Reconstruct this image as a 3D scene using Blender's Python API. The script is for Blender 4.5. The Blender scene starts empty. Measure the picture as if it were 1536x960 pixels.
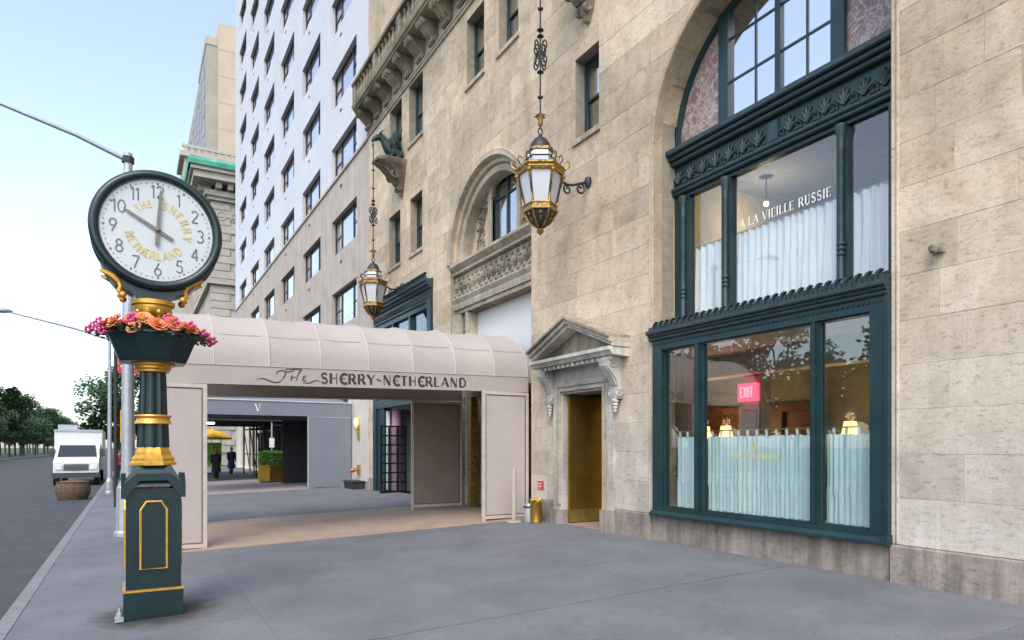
import bpy, bmesh, math, random
from math import sin, cos, pi, radians, hypot, sqrt
from mathutils import Vector, Matrix
random.seed(7)
SC = bpy.context.scene
COL = SC.collection

# ------------------------------------------------------------------ camera, sky, sun, exposure
# X = away from the street into the hotel, Y = along the avenue (uptown), Z = up, 0 = pavement at the hotel wall
cam = bpy.data.objects.new('camera', bpy.data.cameras.new('camera')); COL.objects.link(cam)
cam.location = (0, 0, 1.6)
cam.rotation_euler = (radians(90), 0, -math.atan2(571, 1000))
cam.data.sensor_width = 36; cam.data.lens = 36 * 1000 / 1536
cam.data.shift_y = 191 / 1536
cam.data.clip_start = 0.1; cam.data.clip_end = 3000
SC.camera = cam

SUN_EL = radians(50)
SUN_DIR = Vector((-0.62 * cos(SUN_EL), -0.785 * cos(SUN_EL), sin(SUN_EL)))     # towards the sun
w = bpy.data.worlds.new('World'); SC.world = w; w.use_nodes = True
nt = w.node_tree; nt.nodes.clear()
sky = nt.nodes.new('ShaderNodeTexSky'); sky.sky_type = 'NISHITA'; sky.sun_disc = False
sky.sun_elevation = SUN_EL
sky.sun_rotation = math.atan2(SUN_DIR.x, SUN_DIR.y)
sky.air_density = 1.0; sky.dust_density = 1.6; sky.ozone_density = 1.0
bg = nt.nodes.new('ShaderNodeBackground'); bg.inputs['Strength'].default_value = 0.15
wo = nt.nodes.new('ShaderNodeOutputWorld')
hs = nt.nodes.new('ShaderNodeHueSaturation'); hs.inputs['Saturation'].default_value = 0.78   # milky city sky
nt.links.new(sky.outputs[0], hs.inputs['Color']); nt.links.new(hs.outputs[0], bg.inputs[0]); nt.links.new(bg.outputs[0], wo.inputs[0])
sun = bpy.data.objects.new('sun', bpy.data.lights.new('sun', 'SUN')); COL.objects.link(sun)
sun.data.energy = 0.75; sun.data.angle = radians(35); sun.data.color = (1, 0.95, 0.88)
sun.rotation_euler = SUN_DIR.to_track_quat('Z', 'Y').to_euler()
sun.location = (-20, -20, 40)
SC.view_settings.view_transform = 'Standard'; SC.view_settings.look = 'None'
SC.view_settings.gamma = 1; SC.view_settings.exposure = 1.36; SC.view_settings.use_curve_mapping = False
SC.cycles.max_bounces = 7; SC.cycles.diffuse_bounces = 3; SC.cycles.glossy_bounces = 4
SC.cycles.transparent_max_bounces = 10; SC.cycles.transmission_bounces = 3
SC.cycles.caustics_reflective = False; SC.cycles.caustics_refractive = False
SC.cycles.use_denoising = True

# ------------------------------------------------------------------ materials
MATS = {}
def _mat(name):
    m = bpy.data.materials.new(name); m.use_nodes = True
    nt = m.node_tree; b = nt.nodes['Principled BSDF']
    MATS[name] = m
    return m, nt, b
def N(nt, t, **kw):
    n = nt.nodes.new('ShaderNode' + t)
    for k, v in kw.items():
        if k.startswith('i_'): n.inputs[k[2:]].default_value = v
        else: setattr(n, k, v)
    return n
def ramp(nt, fac, stops):
    r = N(nt, 'ValToRGB'); e = r.color_ramp.elements
    while len(e) < len(stops): e.new(0.5)
    for el, (p, c) in zip(e, stops):
        el.position = p; el.color = (c if len(c) == 4 else (*c, 1))
    nt.links.new(fac, r.inputs[0]); return r.outputs[0]
def mixc(nt, fac, a, b, mode='MIX'):
    m = N(nt, 'Mix', data_type='RGBA', blend_type=mode)
    for s, v in ((m.inputs[0], fac), (m.inputs[6], a), (m.inputs[7], b)):
        if isinstance(v, (int, float)): s.default_value = v
        elif isinstance(v, tuple): s.default_value = (*v, 1) if len(v) == 3 else v
        else: nt.links.new(v, s)
    return m.outputs[2]
def math_(nt, op, a, b=0.0):
    m = N(nt, 'Math', operation=op)
    for s, v in zip(m.inputs, (a, b)):
        if isinstance(v, (int, float)): s.default_value = v
        else: nt.links.new(v, s)
    return m.outputs[0]
def noise(nt, vec, scale, detail=4, rough=0.55, dist=0.0):
    n = N(nt, 'TexNoise'); n.inputs['Scale'].default_value = scale; n.inputs['Detail'].default_value = detail
    n.inputs['Roughness'].default_value = rough; n.inputs['Distortion'].default_value = dist
    nt.links.new(vec, n.inputs['Vector']); return n.outputs[0]
def coords(nt, scale=None, which='Object'):
    t = N(nt, 'TexCoord').outputs[which]
    if scale:
        m = N(nt, 'Mapping'); m.inputs['Scale'].default_value = scale
        nt.links.new(t, m.inputs[0]); return m.outputs[0]
    return t
def bump(nt, b, h, strength=0.3, dist=0.02):
    n = N(nt, 'Bump'); n.inputs['Strength'].default_value = strength; n.inputs['Distance'].default_value = dist
    nt.links.new(h, n.inputs['Height']); nt.links.new(n.outputs[0], b.inputs['Normal'])
def simple(name, col, rough=0.6, metal=0.0, var=0.12, scale=6.0, bmp=0.0, spec=0.5, emit=None, rnd=0.0):
    m, nt, b = _mat(name)
    b.inputs['Roughness'].default_value = rough; b.inputs['Metallic'].default_value = metal
    b.inputs['Specular IOR Level'].default_value = spec
    v = coords(nt); n = noise(nt, v, scale, 5, 0.6)
    lo = tuple(c * (1 - var) for c in col); hi = tuple(min(1, c * (1 + var)) for c in col)
    c = ramp(nt, n, [(0.3, lo), (0.7, hi)])
    if rnd:
        oi = N(nt, 'ObjectInfo'); r = ramp(nt, oi.outputs['Random'], [(0, (1 - rnd,) * 3), (1, (1 + rnd,) * 3)])
        c = mixc(nt, 1.0, c, r, 'MULTIPLY')
    nt.links.new(c, b.inputs['Base Color'])
    if bmp: bump(nt, b, noise(nt, v, scale * 6, 4), bmp, 0.01)
    if emit:
        b.inputs['Emission Color'].default_value = (*emit[0], 1); b.inputs['Emission Strength'].default_value = emit[1]
    return m
def stone(name, cols, rnd=0.10, pit=0.35, stain=0.35, zgrad=None, scale=1.0, streak=0.0):
    m, nt, b = _mat(name)
    v = coords(nt); oiv = N(nt, 'ObjectInfo').outputs['Random']
    va = N(nt, 'VectorMath', operation='ADD'); sc_ = N(nt, 'CombineXYZ')
    for q, f_ in enumerate((37.0, 91.0, 53.0)): nt.links.new(math_(nt, 'MULTIPLY', oiv, f_ if rnd else 0.0), sc_.inputs[q])
    nt.links.new(v, va.inputs[0]); nt.links.new(sc_.outputs[0], va.inputs[1]); vr = va.outputs[0]
    vs_ = N(nt, 'Mapping'); vs_.inputs['Scale'].default_value = (9, 9, 22); nt.links.new(vr, vs_.inputs[0])
    big = noise(nt, v, 0.55 * scale, 5, 0.6, 0.6); mid = noise(nt, vr, 2.6 * scale, 7, 0.68, 0.5)
    fine = noise(nt, vs_.outputs[0], 1.0 * scale, 6, 0.72); vf = noise(nt, v, 38, 6, 0.75)
    c = ramp(nt, mid, [(0.25, cols[0]), (0.5, cols[1]), (0.78, cols[2])])
    if zgrad:
        sep = N(nt, 'SeparateXYZ'); nt.links.new(v, sep.inputs[0])
        zz = math_(nt, 'ADD', sep.outputs[2], math_(nt, 'MULTIPLY', big, 2.2))
        f = N(nt, 'MapRange'); f.inputs[1].default_value = zgrad[1]; f.inputs[2].default_value = zgrad[2]
        nt.links.new(zz, f.inputs[0])
        low = ramp(nt, mid, [(0.25, zgrad[0][0]), (0.75, zgrad[0][1])])
        c = mixc(nt, f.outputs[0], low, c)
    st = ramp(nt, big, [(0.40, (1, 1, 1)), (0.66, (1 - stain, 1 - stain * 0.98, 1 - stain * 0.94))])
    c = mixc(nt, 1.0, c, st, 'MULTIPLY')
    pits = ramp(nt, fine, [(0.30, (1 - pit,) * 3), (0.46, (1, 1, 1)), (0.7, (1.05, 1.05, 1.05))])
    c = mixc(nt, 1.0, c, pits, 'MULTIPLY')
    grain = ramp(nt, vf, [(0.30, (1 - pit * 1.2,) * 3), (0.47, (1, 1, 1)), (0.75, (1.08, 1.08, 1.08))])
    c = mixc(nt, ramp(nt, mid, [(0.35, (0.25,) * 3), (0.65, (1, 1, 1))]), c, mixc(nt, 1.0, c, grain, 'MULTIPLY'))
    if streak:
        s = noise(nt, coords(nt, (3.5, 3.5, 0.35)), 1.5, 5, 0.65)
        c = mixc(nt, 1.0, c, ramp(nt, s, [(0.42, (1, 1, 1)), (0.68, (1 - streak, 1 - streak, 1 - streak))]), 'MULTIPLY')
    if rnd:
        oi = N(nt, 'ObjectInfo')
        r = ramp(nt, oi.outputs['Random'], [(0, (1 - rnd, 1 - rnd, 1 - rnd * 1.1)), (0.5, (1, 0.985, 0.96)), (1, (1 + rnd, 1 + rnd, 1 + rnd))])
        c = mixc(nt, 1.0, c, r, 'MULTIPLY')
    nt.links.new(c, b.inputs['Base Color']); b.inputs['Roughness'].default_value = 0.88
    b.inputs['Specular IOR Level'].default_value = 0.25
    h = math_(nt, 'ADD', math_(nt, 'MULTIPLY', mid, 0.6), math_(nt, 'ADD', math_(nt, 'MULTIPLY', fine, 0.8), math_(nt, 'MULTIPLY', vf, 0.3)))
    bump(nt, b, h, 0.45, 0.012)
    return m
def glass(name, ior=1.6, tint=(0.86, 0.93, 0.92), gl=(1, 1, 1), base=0.0):
    m = bpy.data.materials.new(name); m.use_nodes = True; nt = m.node_tree; nt.nodes.clear(); MATS[name] = m
    o = N(nt, 'OutputMaterial'); mx = N(nt, 'MixShader'); tr = N(nt, 'BsdfTransparent'); g = N(nt, 'BsdfGlossy')
    tr.inputs[0].default_value = (*tint, 1); g.inputs['Color'].default_value = (*gl, 1); g.inputs['Roughness'].default_value = 0.0
    fr = N(nt, 'Fresnel'); bf = N(nt, 'NewGeometry').outputs['Backfacing']     # same reflectance on both faces of the pane
    nt.links.new(math_(nt, 'ADD', math_(nt, 'MULTIPLY', bf, 1 / ior - ior), ior), fr.inputs['IOR'])
    nz = noise(nt, coords(nt), 0.9, 2); bp = N(nt, 'Bump'); bp.inputs['Strength'].default_value = 0.06; bp.inputs['Distance'].default_value = 0.02
    nt.links.new(nz, bp.inputs['Height']); nt.links.new(bp.outputs[0], g.inputs['Normal'])
    f = math_(nt, 'ADD', math_(nt, 'MULTIPLY', fr.outputs[0], 1 - base), base)
    nt.links.new(f, mx.inputs[0]); nt.links.new(tr.outputs[0], mx.inputs[1]); nt.links.new(g.outputs[0], mx.inputs[2])
    nt.links.new(mx.outputs[0], o.inputs[0]); return m

LIME = [(0.46, 0.345, 0.232), (0.61, 0.487, 0.352), (0.70, 0.58, 0.44)]
stone('limestone', LIME, 0.13, 0.42, 0.26, zgrad=([(0.50, 0.44, 0.365), (0.67, 0.61, 0.53)], 1.6, 5.2), streak=0.12)
stone('limestone_trim', [(0.40, 0.34, 0.26), (0.54, 0.47, 0.37), (0.62, 0.55, 0.45)], 0.03, 0.35, 0.42, streak=0.25)
stone('limestone_pale', [(0.45, 0.42, 0.37), (0.60, 0.57, 0.51), (0.68, 0.65, 0.59)], 0.03, 0.35, 0.40, streak=0.32)
stone('limestone_weathered', [(0.24, 0.20, 0.15), (0.38, 0.32, 0.24), (0.50, 0.43, 0.33)], 0.08, 0.5, 0.6, streak=0.4)
stone('plinth_stone', [(0.27, 0.225, 0.19), (0.37, 0.32, 0.275), (0.46, 0.40, 0.34)], 0.06, 0.4, 0.35, streak=0.45)
stone('mossy_stone', [(0.20, 0.20, 0.13), (0.33, 0.31, 0.21), (0.42, 0.38, 0.28)], 0.0, 0.5, 0.5)
simple('mortar', (0.30, 0.26, 0.20), 0.95, var=0.2)
simple('joint_tar', (0.05, 0.05, 0.053), 0.95)
simple('dark_room', (0.035, 0.033, 0.03), 0.95)
simple('green_iron', (0.010, 0.034, 0.038), 0.38, var=0.25, scale=3, bmp=0.1)
simple('green_iron_worn', (0.024, 0.046, 0.050), 0.5, var=0.35, scale=7, bmp=0.25)
simple('clock_green', (0.0055, 0.022, 0.024), 0.3, var=0.25, scale=5, bmp=0.05)
simple('gold_paint', (0.62, 0.34, 0.055), 0.34, 0.55, var=0.22, scale=14, bmp=0.12)
simple('gilt', (0.33, 0.20, 0.06), 0.42, 0.55, var=0.75, scale=18, bmp=0.3)
simple('lantern_iron', (0.03, 0.032, 0.034), 0.5, 0.3, var=0.4, scale=20)
simple('verdigris', (0.018, 0.042, 0.042), 0.7, 0.1, var=0.5, scale=8, bmp=0.3)
simple('copper_green', (0.10, 0.38, 0.27), 0.7, var=0.25, scale=1)
simple('milk_glass', (0.56, 0.57, 0.60), 0.25, var=0.04)
simple('dial_white', (0.58, 0.60, 0.60), 0.35, var=0.03, scale=2)
simple('dial_gold', (0.62, 0.47, 0.16), 0.5, var=0.2, scale=30)
simple('dial_ink', (0.10, 0.105, 0.11), 0.5, var=0.2, scale=30)
simple('hand_bronze', (0.16, 0.145, 0.11), 0.5, 0.2)
simple('lettering_dark', (0.045, 0.032, 0.028), 0.7)
simple('lettering_white', (0.85, 0.86, 0.80), 0.5)
simple('lettering_gold', (0.60, 0.52, 0.20), 0.5, 0.1)
simple('curtain_white', (0.88, 0.86, 0.80), 0.9, var=0.04, scale=3)
simple('curtain_pale', (0.62, 0.73, 0.73), 0.9, var=0.04, scale=3)
simple('awning_canvas', (0.38, 0.345, 0.318), 0.85, var=0.05, scale=1.5, bmp=0.30, rnd=0.03)
simple('awning_valance', (0.40, 0.345, 0.315), 0.85, var=0.05, scale=1.5, bmp=0.30)
simple('awning_seam', (0.50, 0.47, 0.44), 0.8, var=0.05)
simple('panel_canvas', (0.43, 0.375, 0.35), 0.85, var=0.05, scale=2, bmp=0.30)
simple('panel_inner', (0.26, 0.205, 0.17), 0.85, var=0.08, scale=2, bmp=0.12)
simple('panel_edge', (0.10, 0.062, 0.048), 0.7)
simple('panel_frame', (0.50, 0.43, 0.37), 0.6)
simple('grey_canvas', (0.185, 0.205, 0.245), 0.85, var=0.06, scale=1.5, bmp=0.08)
simple('charcoal_canvas', (0.035, 0.037, 0.043), 0.85, var=0.1)
simple('brass', (0.42, 0.25, 0.05), 0.36, 0.85, var=0.18, scale=2.5, bmp=0.06)
simple('brass_bright', (0.60, 0.42, 0.12), 0.3, 0.8, var=0.2, scale=9)
simple('beige_paint', (0.40, 0.345, 0.28), 0.45, var=0.05)
simple('red_sign', (0.55, 0.03, 0.035), 0.45, var=0.1)
simple('white_board', (0.72, 0.70, 0.68), 0.7, var=0.03, scale=1)
simple('cream_stone', (0.60, 0.55, 0.47), 0.85, var=0.08, scale=1.2, bmp=0.15)
simple('window_dark', (0.025, 0.028, 0.035), 0.4, 0.2, var=0.2)
simple('window_green', (0.016, 0.040, 0.046), 0.45, var=0.25)
simple('blind_white', (0.82, 0.83, 0.85), 0.85, var=0.04)
simple('curb_granite', (0.19, 0.19, 0.20), 0.8, var=0.2, scale=9, bmp=0.3)
simple('galvanised', (0.40, 0.43, 0.47), 0.45, 0.4, var=0.12)
simple('dark_steel', (0.035, 0.035, 0.04), 0.5, 0.3, var=0.2)
simple('black_gate', (0.008, 0.011, 0.018), 0.4, 0.2)
simple('pink_display', (0.52, 0.27, 0.33), 0.7, var=0.1)
simple('wood_panel', (0.15, 0.062, 0.025), 0.5, var=0.35, scale=3)
simple('ceiling_pale', (0.78, 0.82, 0.80), 0.9)
simple('olive_wall', (0.27, 0.29, 0.255), 0.9, var=0.3, scale=1.5)
simple('cream_wall', (0.62, 0.52, 0.28), 0.9)
simple('room_wall', (0.30, 0.30, 0.31), 0.9)
simple('lamp_glow', (1.0, 0.62, 0.25), 0.8, emit=((1.0, 0.50, 0.16), 1.6))
simple('bulb_glow', (1.0, 0.85, 0.6), 0.8, emit=((1.0, 0.8, 0.45), 5.0))
simple('shed_light', (0.9, 0.95, 1.0), 0.8, emit=((0.95, 1.0, 1.0), 4.0))
simple('exit_glow', (0.9, 0.05, 0.08), 0.6, emit=((1.0, 0.04, 0.10), 1.3))
simple('exit_letter', (1.0, 0.5, 0.5), 0.6, emit=((1.0, 0.22, 0.28), 1.0))
simple('signal_orange', (1.0, 0.2, 0.05), 0.6, emit=((1.0, 0.18, 0.03), 2.0))
simple('signal_yellow', (0.62, 0.36, 0.03), 0.5, var=0.1)
simple('leaf_green', (0.035, 0.085, 0.025), 0.6, var=0.5, scale=2.0, rnd=0.2)
simple('hedge_green', (0.07, 0.20, 0.022), 0.6, var=0.45, scale=5)
simple('rose_leaf', (0.03, 0.10, 0.035), 0.5, var=0.4, scale=9)
simple('bark', (0.09, 0.07, 0.055), 0.9, var=0.3, bmp=0.3)
simple('bark_mulch', (0.12, 0.075, 0.05), 0.95, var=0.5, scale=12, bmp=0.6)
simple('van_white', (0.68, 0.70, 0.72), 0.35, var=0.05)
simple('van_trim', (0.05, 0.05, 0.055), 0.5)
simple('tyre', (0.02, 0.02, 0.02), 0.8)
simple('car_glass', (0.02, 0.03, 0.035), 0.08, var=0.1)
simple('headlight', (0.75, 0.76, 0.75), 0.15)
simple('chrome', (0.55, 0.56, 0.58), 0.2, 0.9)
simple('yellow_canvas', (0.75, 0.42, 0.02), 0.8)
simple('lime_panel', (0.22, 0.55, 0.03), 0.6)
simple('skin', (0.45, 0.27, 0.19), 0.6)
simple('cloth_black', (0.015, 0.015, 0.018), 0.9)
simple('cloth_blue', (0.035, 0.05, 0.13), 0.9, var=0.3)
simple('cloth_red', (0.45, 0.03, 0.03), 0.8)
simple('cloth_yellow', (0.65, 0.62, 0.06), 0.8)
simple('hair_dark', (0.03, 0.018, 0.012), 0.7)
simple('hair_red', (0.22, 0.05, 0.02), 0.7)
simple('far_brick', (0.50, 0.41, 0.31), 0.95, var=0.1, scale=0.3)
simple('far_brick_shaded', (0.36, 0.33, 0.30), 0.95, var=0.12, scale=0.3)  # same tower brick for the wing in shadow, its shade put into the colour
simple('far_glass', (0.08, 0.10, 0.13), 0.2)
stone('club_stone', [(0.40, 0.37, 0.32), (0.50, 0.47, 0.41), (0.58, 0.55, 0.49)], 0.05, 0.2, 0.25, scale=0.3)
simple('tower_stone', (0.44, 0.39, 0.33), 0.95, var=0.12, scale=0.2)
simple('club_shade', (0.62, 0.62, 0.60), 0.95, var=0.08, scale=0.4)
glass('shop_glass', 1.7, (0.93, 0.97, 0.965), base=0.03)
glass('sky_glass', 1.75, (0.93, 0.95, 0.96))
glass('arch_glass', 3.2, (0.8, 0.85, 0.9), base=0.55)
glass('flat_glass', 2.1, (0.94, 0.95, 0.96), base=0.30)
glass('dial_glass', 1.35, (0.97, 0.98, 0.98))

def special():
    # white glazed brick
    m, nt, b = _mat('white_brick')
    sep = N(nt, 'SeparateXYZ'); nt.links.new(coords(nt), sep.inputs[0])
    cb = N(nt, 'CombineXYZ'); nt.links.new(sep.outputs[1], cb.inputs[0]); nt.links.new(sep.outputs[2], cb.inputs[1])
    br = N(nt, 'TexBrick'); br.inputs['Scale'].default_value = 1.0; br.inputs['Brick Width'].default_value = 0.21
    br.inputs['Row Height'].default_value = 0.07; br.inputs['Mortar Size'].default_value = 0.008
    br.inputs['Color1'].default_value = (0.72, 0.71, 0.70, 1); br.inputs['Color2'].default_value = (0.65, 0.64, 0.635, 1)
    br.inputs['Mortar'].default_value = (0.45, 0.45, 0.48, 1); nt.links.new(cb.outputs[0], br.inputs['Vector'])
    big = noise(nt, coords(nt), 0.35, 4)
    nt.links.new(mixc(nt, 1.0, br.outputs[0], ramp(nt, big, [(0.35, (0.92, 0.92, 0.93)), (0.7, (1, 1, 1))]), 'MULTIPLY'), b.inputs['Base Color'])
    b.inputs['Roughness'].default_value = 0.45
    bump(nt, b, br.outputs['Fac'], 0.3, -0.01)
    # beige panels of the lower floors
    m, nt, b = _mat('beige_render')
    v = coords(nt); s = noise(nt, coords(nt, (3, 3, 0.25)), 1.2, 5, 0.65)
    c = ramp(nt, noise(nt, v, 1.2, 5), [(0.3, (0.42, 0.355, 0.30)), (0.7, (0.53, 0.46, 0.395))])
    c = mixc(nt, 1.0, c, ramp(nt, s, [(0.42, (1, 1, 1)), (0.7, (0.78, 0.77, 0.76))]), 'MULTIPLY')
    nt.links.new(c, b.inputs['Base Color']); b.inputs['Roughness'].default_value = 0.85; bump(nt, b, noise(nt, v, 40, 3), 0.15, 0.01)
    # red-violet breccia marble
    m, nt, b = _mat('marble')
    v = coords(nt); n1 = noise(nt, v, 1.9, 8, 0.72, 2.2); n2 = noise(nt, v, 2.4, 6, 0.6, 3.0)
    c = ramp(nt, n1, [(0.30, (0.13, 0.085, 0.09)), (0.48, (0.27, 0.17, 0.165)), (0.6, (0.30, 0.215, 0.20)), (0.75, (0.20, 0.18, 0.19))])
    vein = ramp(nt, n2, [(0.455, (0, 0, 0)), (0.5, (0.8, 0.8, 0.8)), (0.545, (0, 0, 0))])
    nt.links.new(mixc(nt, vein, c, (0.58, 0.52, 0.46)), b.inputs['Base Color']); b.inputs['Roughness'].default_value = 0.28
    # concrete flags, bluish grey with worn patches
    m, nt, b = _mat('pavement')
    v = coords(nt, None, 'Generated') if False else N(nt, 'NewGeometry').outputs['Position']
    c = ramp(nt, noise(nt, v, 0.8, 6, 0.6, 0.4), [(0.3, (0.128, 0.133, 0.148)), (0.55, (0.164, 0.169, 0.185)), (0.8, (0.198, 0.203, 0.218))])
    f = ramp(nt, noise(nt, v, 45, 3, 0.7), [(0.3, (0.78, 0.78, 0.78)), (0.6, (1.06, 1.06, 1.06))])
    c = mixc(nt, 1.0, c, f, 'MULTIPLY')
    spots = ramp(nt, noise(nt, v, 9, 2, 0.4), [(0.74, (1, 1, 1)), (0.78, (0.72, 0.72, 0.72))])
    c = mixc(nt, 1.0, c, spots, 'MULTIPLY')
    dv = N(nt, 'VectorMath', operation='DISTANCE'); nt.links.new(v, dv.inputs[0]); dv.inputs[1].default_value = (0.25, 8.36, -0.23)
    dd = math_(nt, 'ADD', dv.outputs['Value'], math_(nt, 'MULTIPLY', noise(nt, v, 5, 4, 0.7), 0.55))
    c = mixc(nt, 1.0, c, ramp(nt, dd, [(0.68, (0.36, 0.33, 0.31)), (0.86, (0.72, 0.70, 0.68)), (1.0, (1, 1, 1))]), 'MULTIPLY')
    st = ramp(nt, noise(nt, v, 2.6, 5, 0.7, 1.2), [(0.5, (1, 1, 1)), (0.72, (0.86, 0.85, 0.84))]); c = mixc(nt, 1.0, c, st, 'MULTIPLY')
    oi = N(nt, 'ObjectInfo'); c = mixc(nt, 1.0, c, ramp(nt, oi.outputs['Random'], [(0, (0.96, 0.96, 0.955)), (1, (1.04, 1.04, 1.04))]), 'MULTIPLY')
    nt.links.new(c, b.inputs['Base Color']); b.inputs['Roughness'].default_value = 0.72; b.inputs['Specular IOR Level'].default_value = 0.35
    bump(nt, b, noise(nt, v, 70, 4), 0.25, 0.006)
    for nm, a, d in (('mat_tan', (0.30, 0.22, 0.165), (0.40, 0.31, 0.24)), ('paving_pink', (0.29, 0.245, 0.245), (0.38, 0.325, 0.32)), ('asphalt', (0.045, 0.046, 0.05), (0.075, 0.076, 0.08)), ('grass', (0.03, 0.07, 0.02), (0.06, 0.12, 0.03))):
        m, nt, b = _mat(nm); v = N(nt, 'NewGeometry').outputs['Position']
        c = ramp(nt, noise(nt, v, 1.6, 6, 0.65), [(0.3, a), (0.7, d)])
        c = mixc(nt, 1.0, c, ramp(nt, noise(nt, v, 60, 2), [(0.3, (0.8, 0.8, 0.8)), (0.7, (1.1, 1.1, 1.1))]), 'MULTIPLY')
        nt.links.new(c, b.inputs['Base Color']); b.inputs['Roughness'].default_value = 0.85; bump(nt, b, noise(nt, v, 80, 3), 0.3, 0.006)
    # rose petals, each bloom its own hue
    m, nt, b = _mat('rose_petal')
    oi = N(nt, 'ObjectInfo'); sep = N(nt, 'SeparateXYZ'); nt.links.new(coords(nt), sep.inputs[0])
    rim = ramp(nt, oi.outputs['Random'], [(0, (0.62, 0.07, 0.10)), (0.3, (0.75, 0.12, 0.05)), (0.55, (0.80, 0.26, 0.10)), (0.8, (0.70, 0.10, 0.16)), (1, (0.78, 0.22, 0.05))])
    cen = ramp(nt, oi.outputs['Random'], [(0, (0.70, 0.22, 0.10)), (0.3, (0.85, 0.42, 0.10)), (0.6, (0.85, 0.55, 0.22)), (1, (0.80, 0.33, 0.16))])
    ln = N(nt, 'VectorMath', operation='LENGTH'); nt.links.new(coords(nt), ln.inputs[0])
    f = N(nt, 'MapRange'); f.inputs[1].default_value = 0.02; f.inputs[2].default_value = 0.065; nt.links.new(ln.outputs['Value'], f.inputs[0])
    nt.links.new(mixc(nt, f.outputs[0], cen, rim), b.inputs['Base Color']); b.inputs['Roughness'].default_value = 0.6
    simple('blossom_pink', (0.55, 0.06, 0.20), 0.6, var=0.3, scale=40, rnd=0.25)
special()

# ------------------------------------------------------------------ mesh helpers
def wloc(o):
    v = Vector((0, 0, 0))
    while o is not None: v += o.location; o = o.parent
    return v
class MB:
    def __init__(s): s.v = []; s.f = []
    def add(s, vs, fs):
        k = len(s.v); s.v += [tuple(p) for p in vs]; s.f += [tuple(i + k for i in f) for f in fs]; return s
    def box(s, x0, x1, y0, y1, z0, z1):
        return s.add([(x0, y0, z0), (x1, y0, z0), (x1, y1, z0), (x0, y1, z0), (x0, y0, z1), (x1, y0, z1), (x1, y1, z1), (x0, y1, z1)],
                     [(0, 3, 2, 1), (4, 5, 6, 7), (0, 1, 5, 4), (1, 2, 6, 5), (2, 3, 7, 6), (3, 0, 4, 7)])
    def prism(s, poly, a, b, fn):
        """poly in 2d, extruded from a to b; fn(p, q, depth) -> xyz"""
        n = len(poly); vs = [fn(p, q, a) for p, q in poly] + [fn(p, q, b) for p, q in poly]
        return s.add(vs, [tuple(range(n)), tuple(range(2 * n - 1, n - 1, -1))] + [(i, i + n, (i + 1) % n + n, (i + 1) % n) for i in range(n)])
    def lathe(s, prof, c, seg=24, rot=0.0, cap=True):
        n = len(prof); vs = []; fs = []
        for i in range(seg):
            a = rot + 2 * pi * i / seg
            vs += [(c[0] + r * cos(a), c[1] + r * sin(a), c[2] + z) for r, z in prof]
        for i in range(seg):
            j = (i + 1) % seg
            fs += [(i * n + k, j * n + k, j * n + k + 1, i * n + k + 1) for k in range(n - 1)]
        if cap:
            fs += [tuple(i * n for i in range(seg - 1, -1, -1)), tuple(i * n + n - 1 for i in range(seg))]
        return s.add(vs, fs)
    def tube(s, pts, r, seg=6, closed=False):
        pts = [Vector(p) for p in pts]; m = len(pts); rr = r if isinstance(r, (list, tuple)) else [r] * m
        vs = []; fs = []; up = None
        for i, p in enumerate(pts):
            d = (pts[(i + 1) % m] - pts[i - 1]) if closed else (pts[min(i + 1, m - 1)] - pts[max(i - 1, 0)])
            if d.length < 1e-9: d = Vector((0, 0, 1))
            d.normalize()
            if up is None: up = d.orthogonal().normalized()
            a = (up - d * up.dot(d))
            a = a.normalized() if a.length > 1e-6 else d.orthogonal().normalized()
            up = a; b = d.cross(a)
            vs += [p + (a * cos(2 * pi * k / seg) + b * sin(2 * pi * k / seg)) * rr[i] for k in range(seg)]
        R = m if closed else m - 1
        for i in range(R):
            j = (i + 1) % m
            fs += [(i * seg + k, i * seg + (k + 1) % seg, j * seg + (k + 1) % seg, j * seg + k) for k in range(seg)]
        if not closed: fs += [tuple(range(seg - 1, -1, -1)), tuple((m - 1) * seg + k for k in range(seg))]
        return s.add(vs, fs)
    def ball(s, c, r, seg=10, ring=6):
        rx, ry, rz = r if isinstance(r, tuple) else (r, r, r)
        vs = [(c[0], c[1], c[2] + rz)]; fs = []
        for i in range(1, ring):
            a = pi * i / ring
            vs += [(c[0] + rx * sin(a) * cos(2 * pi * k / seg), c[1] + ry * sin(a) * sin(2 * pi * k / seg), c[2] + rz * cos(a)) for k in range(seg)]
        vs.append((c[0], c[1], c[2] - rz)); L = len(vs) - 1
        for k in range(seg):
            q = (k + 1) % seg; fs.append((0, 1 + k, 1 + q))
            for i in range(ring - 2): fs.append((1 + i * seg + k, 1 + (i + 1) * seg + k, 1 + (i + 1) * seg + q, 1 + i * seg + q))
            fs.append((L, 1 + (ring - 2) * seg + q, 1 + (ring - 2) * seg + k))
        return s.add(vs, fs)
    def grid(s, fn, nu, nv):
        vs = [fn(i / nu, j / nv) for j in range(nv + 1) for i in range(nu + 1)]
        return s.add(vs, [(j * (nu + 1) + i, j * (nu + 1) + i + 1, (j + 1) * (nu + 1) + i + 1, (j + 1) * (nu + 1) + i) for j in range(nv) for i in range(nu)])
    def mesh(s, name, off=(0, 0, 0), smooth=0):
        me = bpy.data.meshes.new(name)
        me.from_pydata([(p[0] - off[0], p[1] - off[1], p[2] - off[2]) for p in s.v], [], s.f)
        bm = bmesh.new(); bm.from_mesh(me); bmesh.ops.recalc_face_normals(bm, faces=bm.faces); bm.to_mesh(me); bm.free()
        if smooth:
            me.polygons.foreach_set('use_smooth', [True] * len(me.polygons)); me.set_sharp_from_angle(angle=radians(smooth))
        return me
    def build(s, name, mat, parent=None, smooth=0, local=False):
        me = s.mesh(name, (0, 0, 0) if (local or parent is None) else wloc(parent), smooth)
        return put(name, me, mat, parent)
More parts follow.
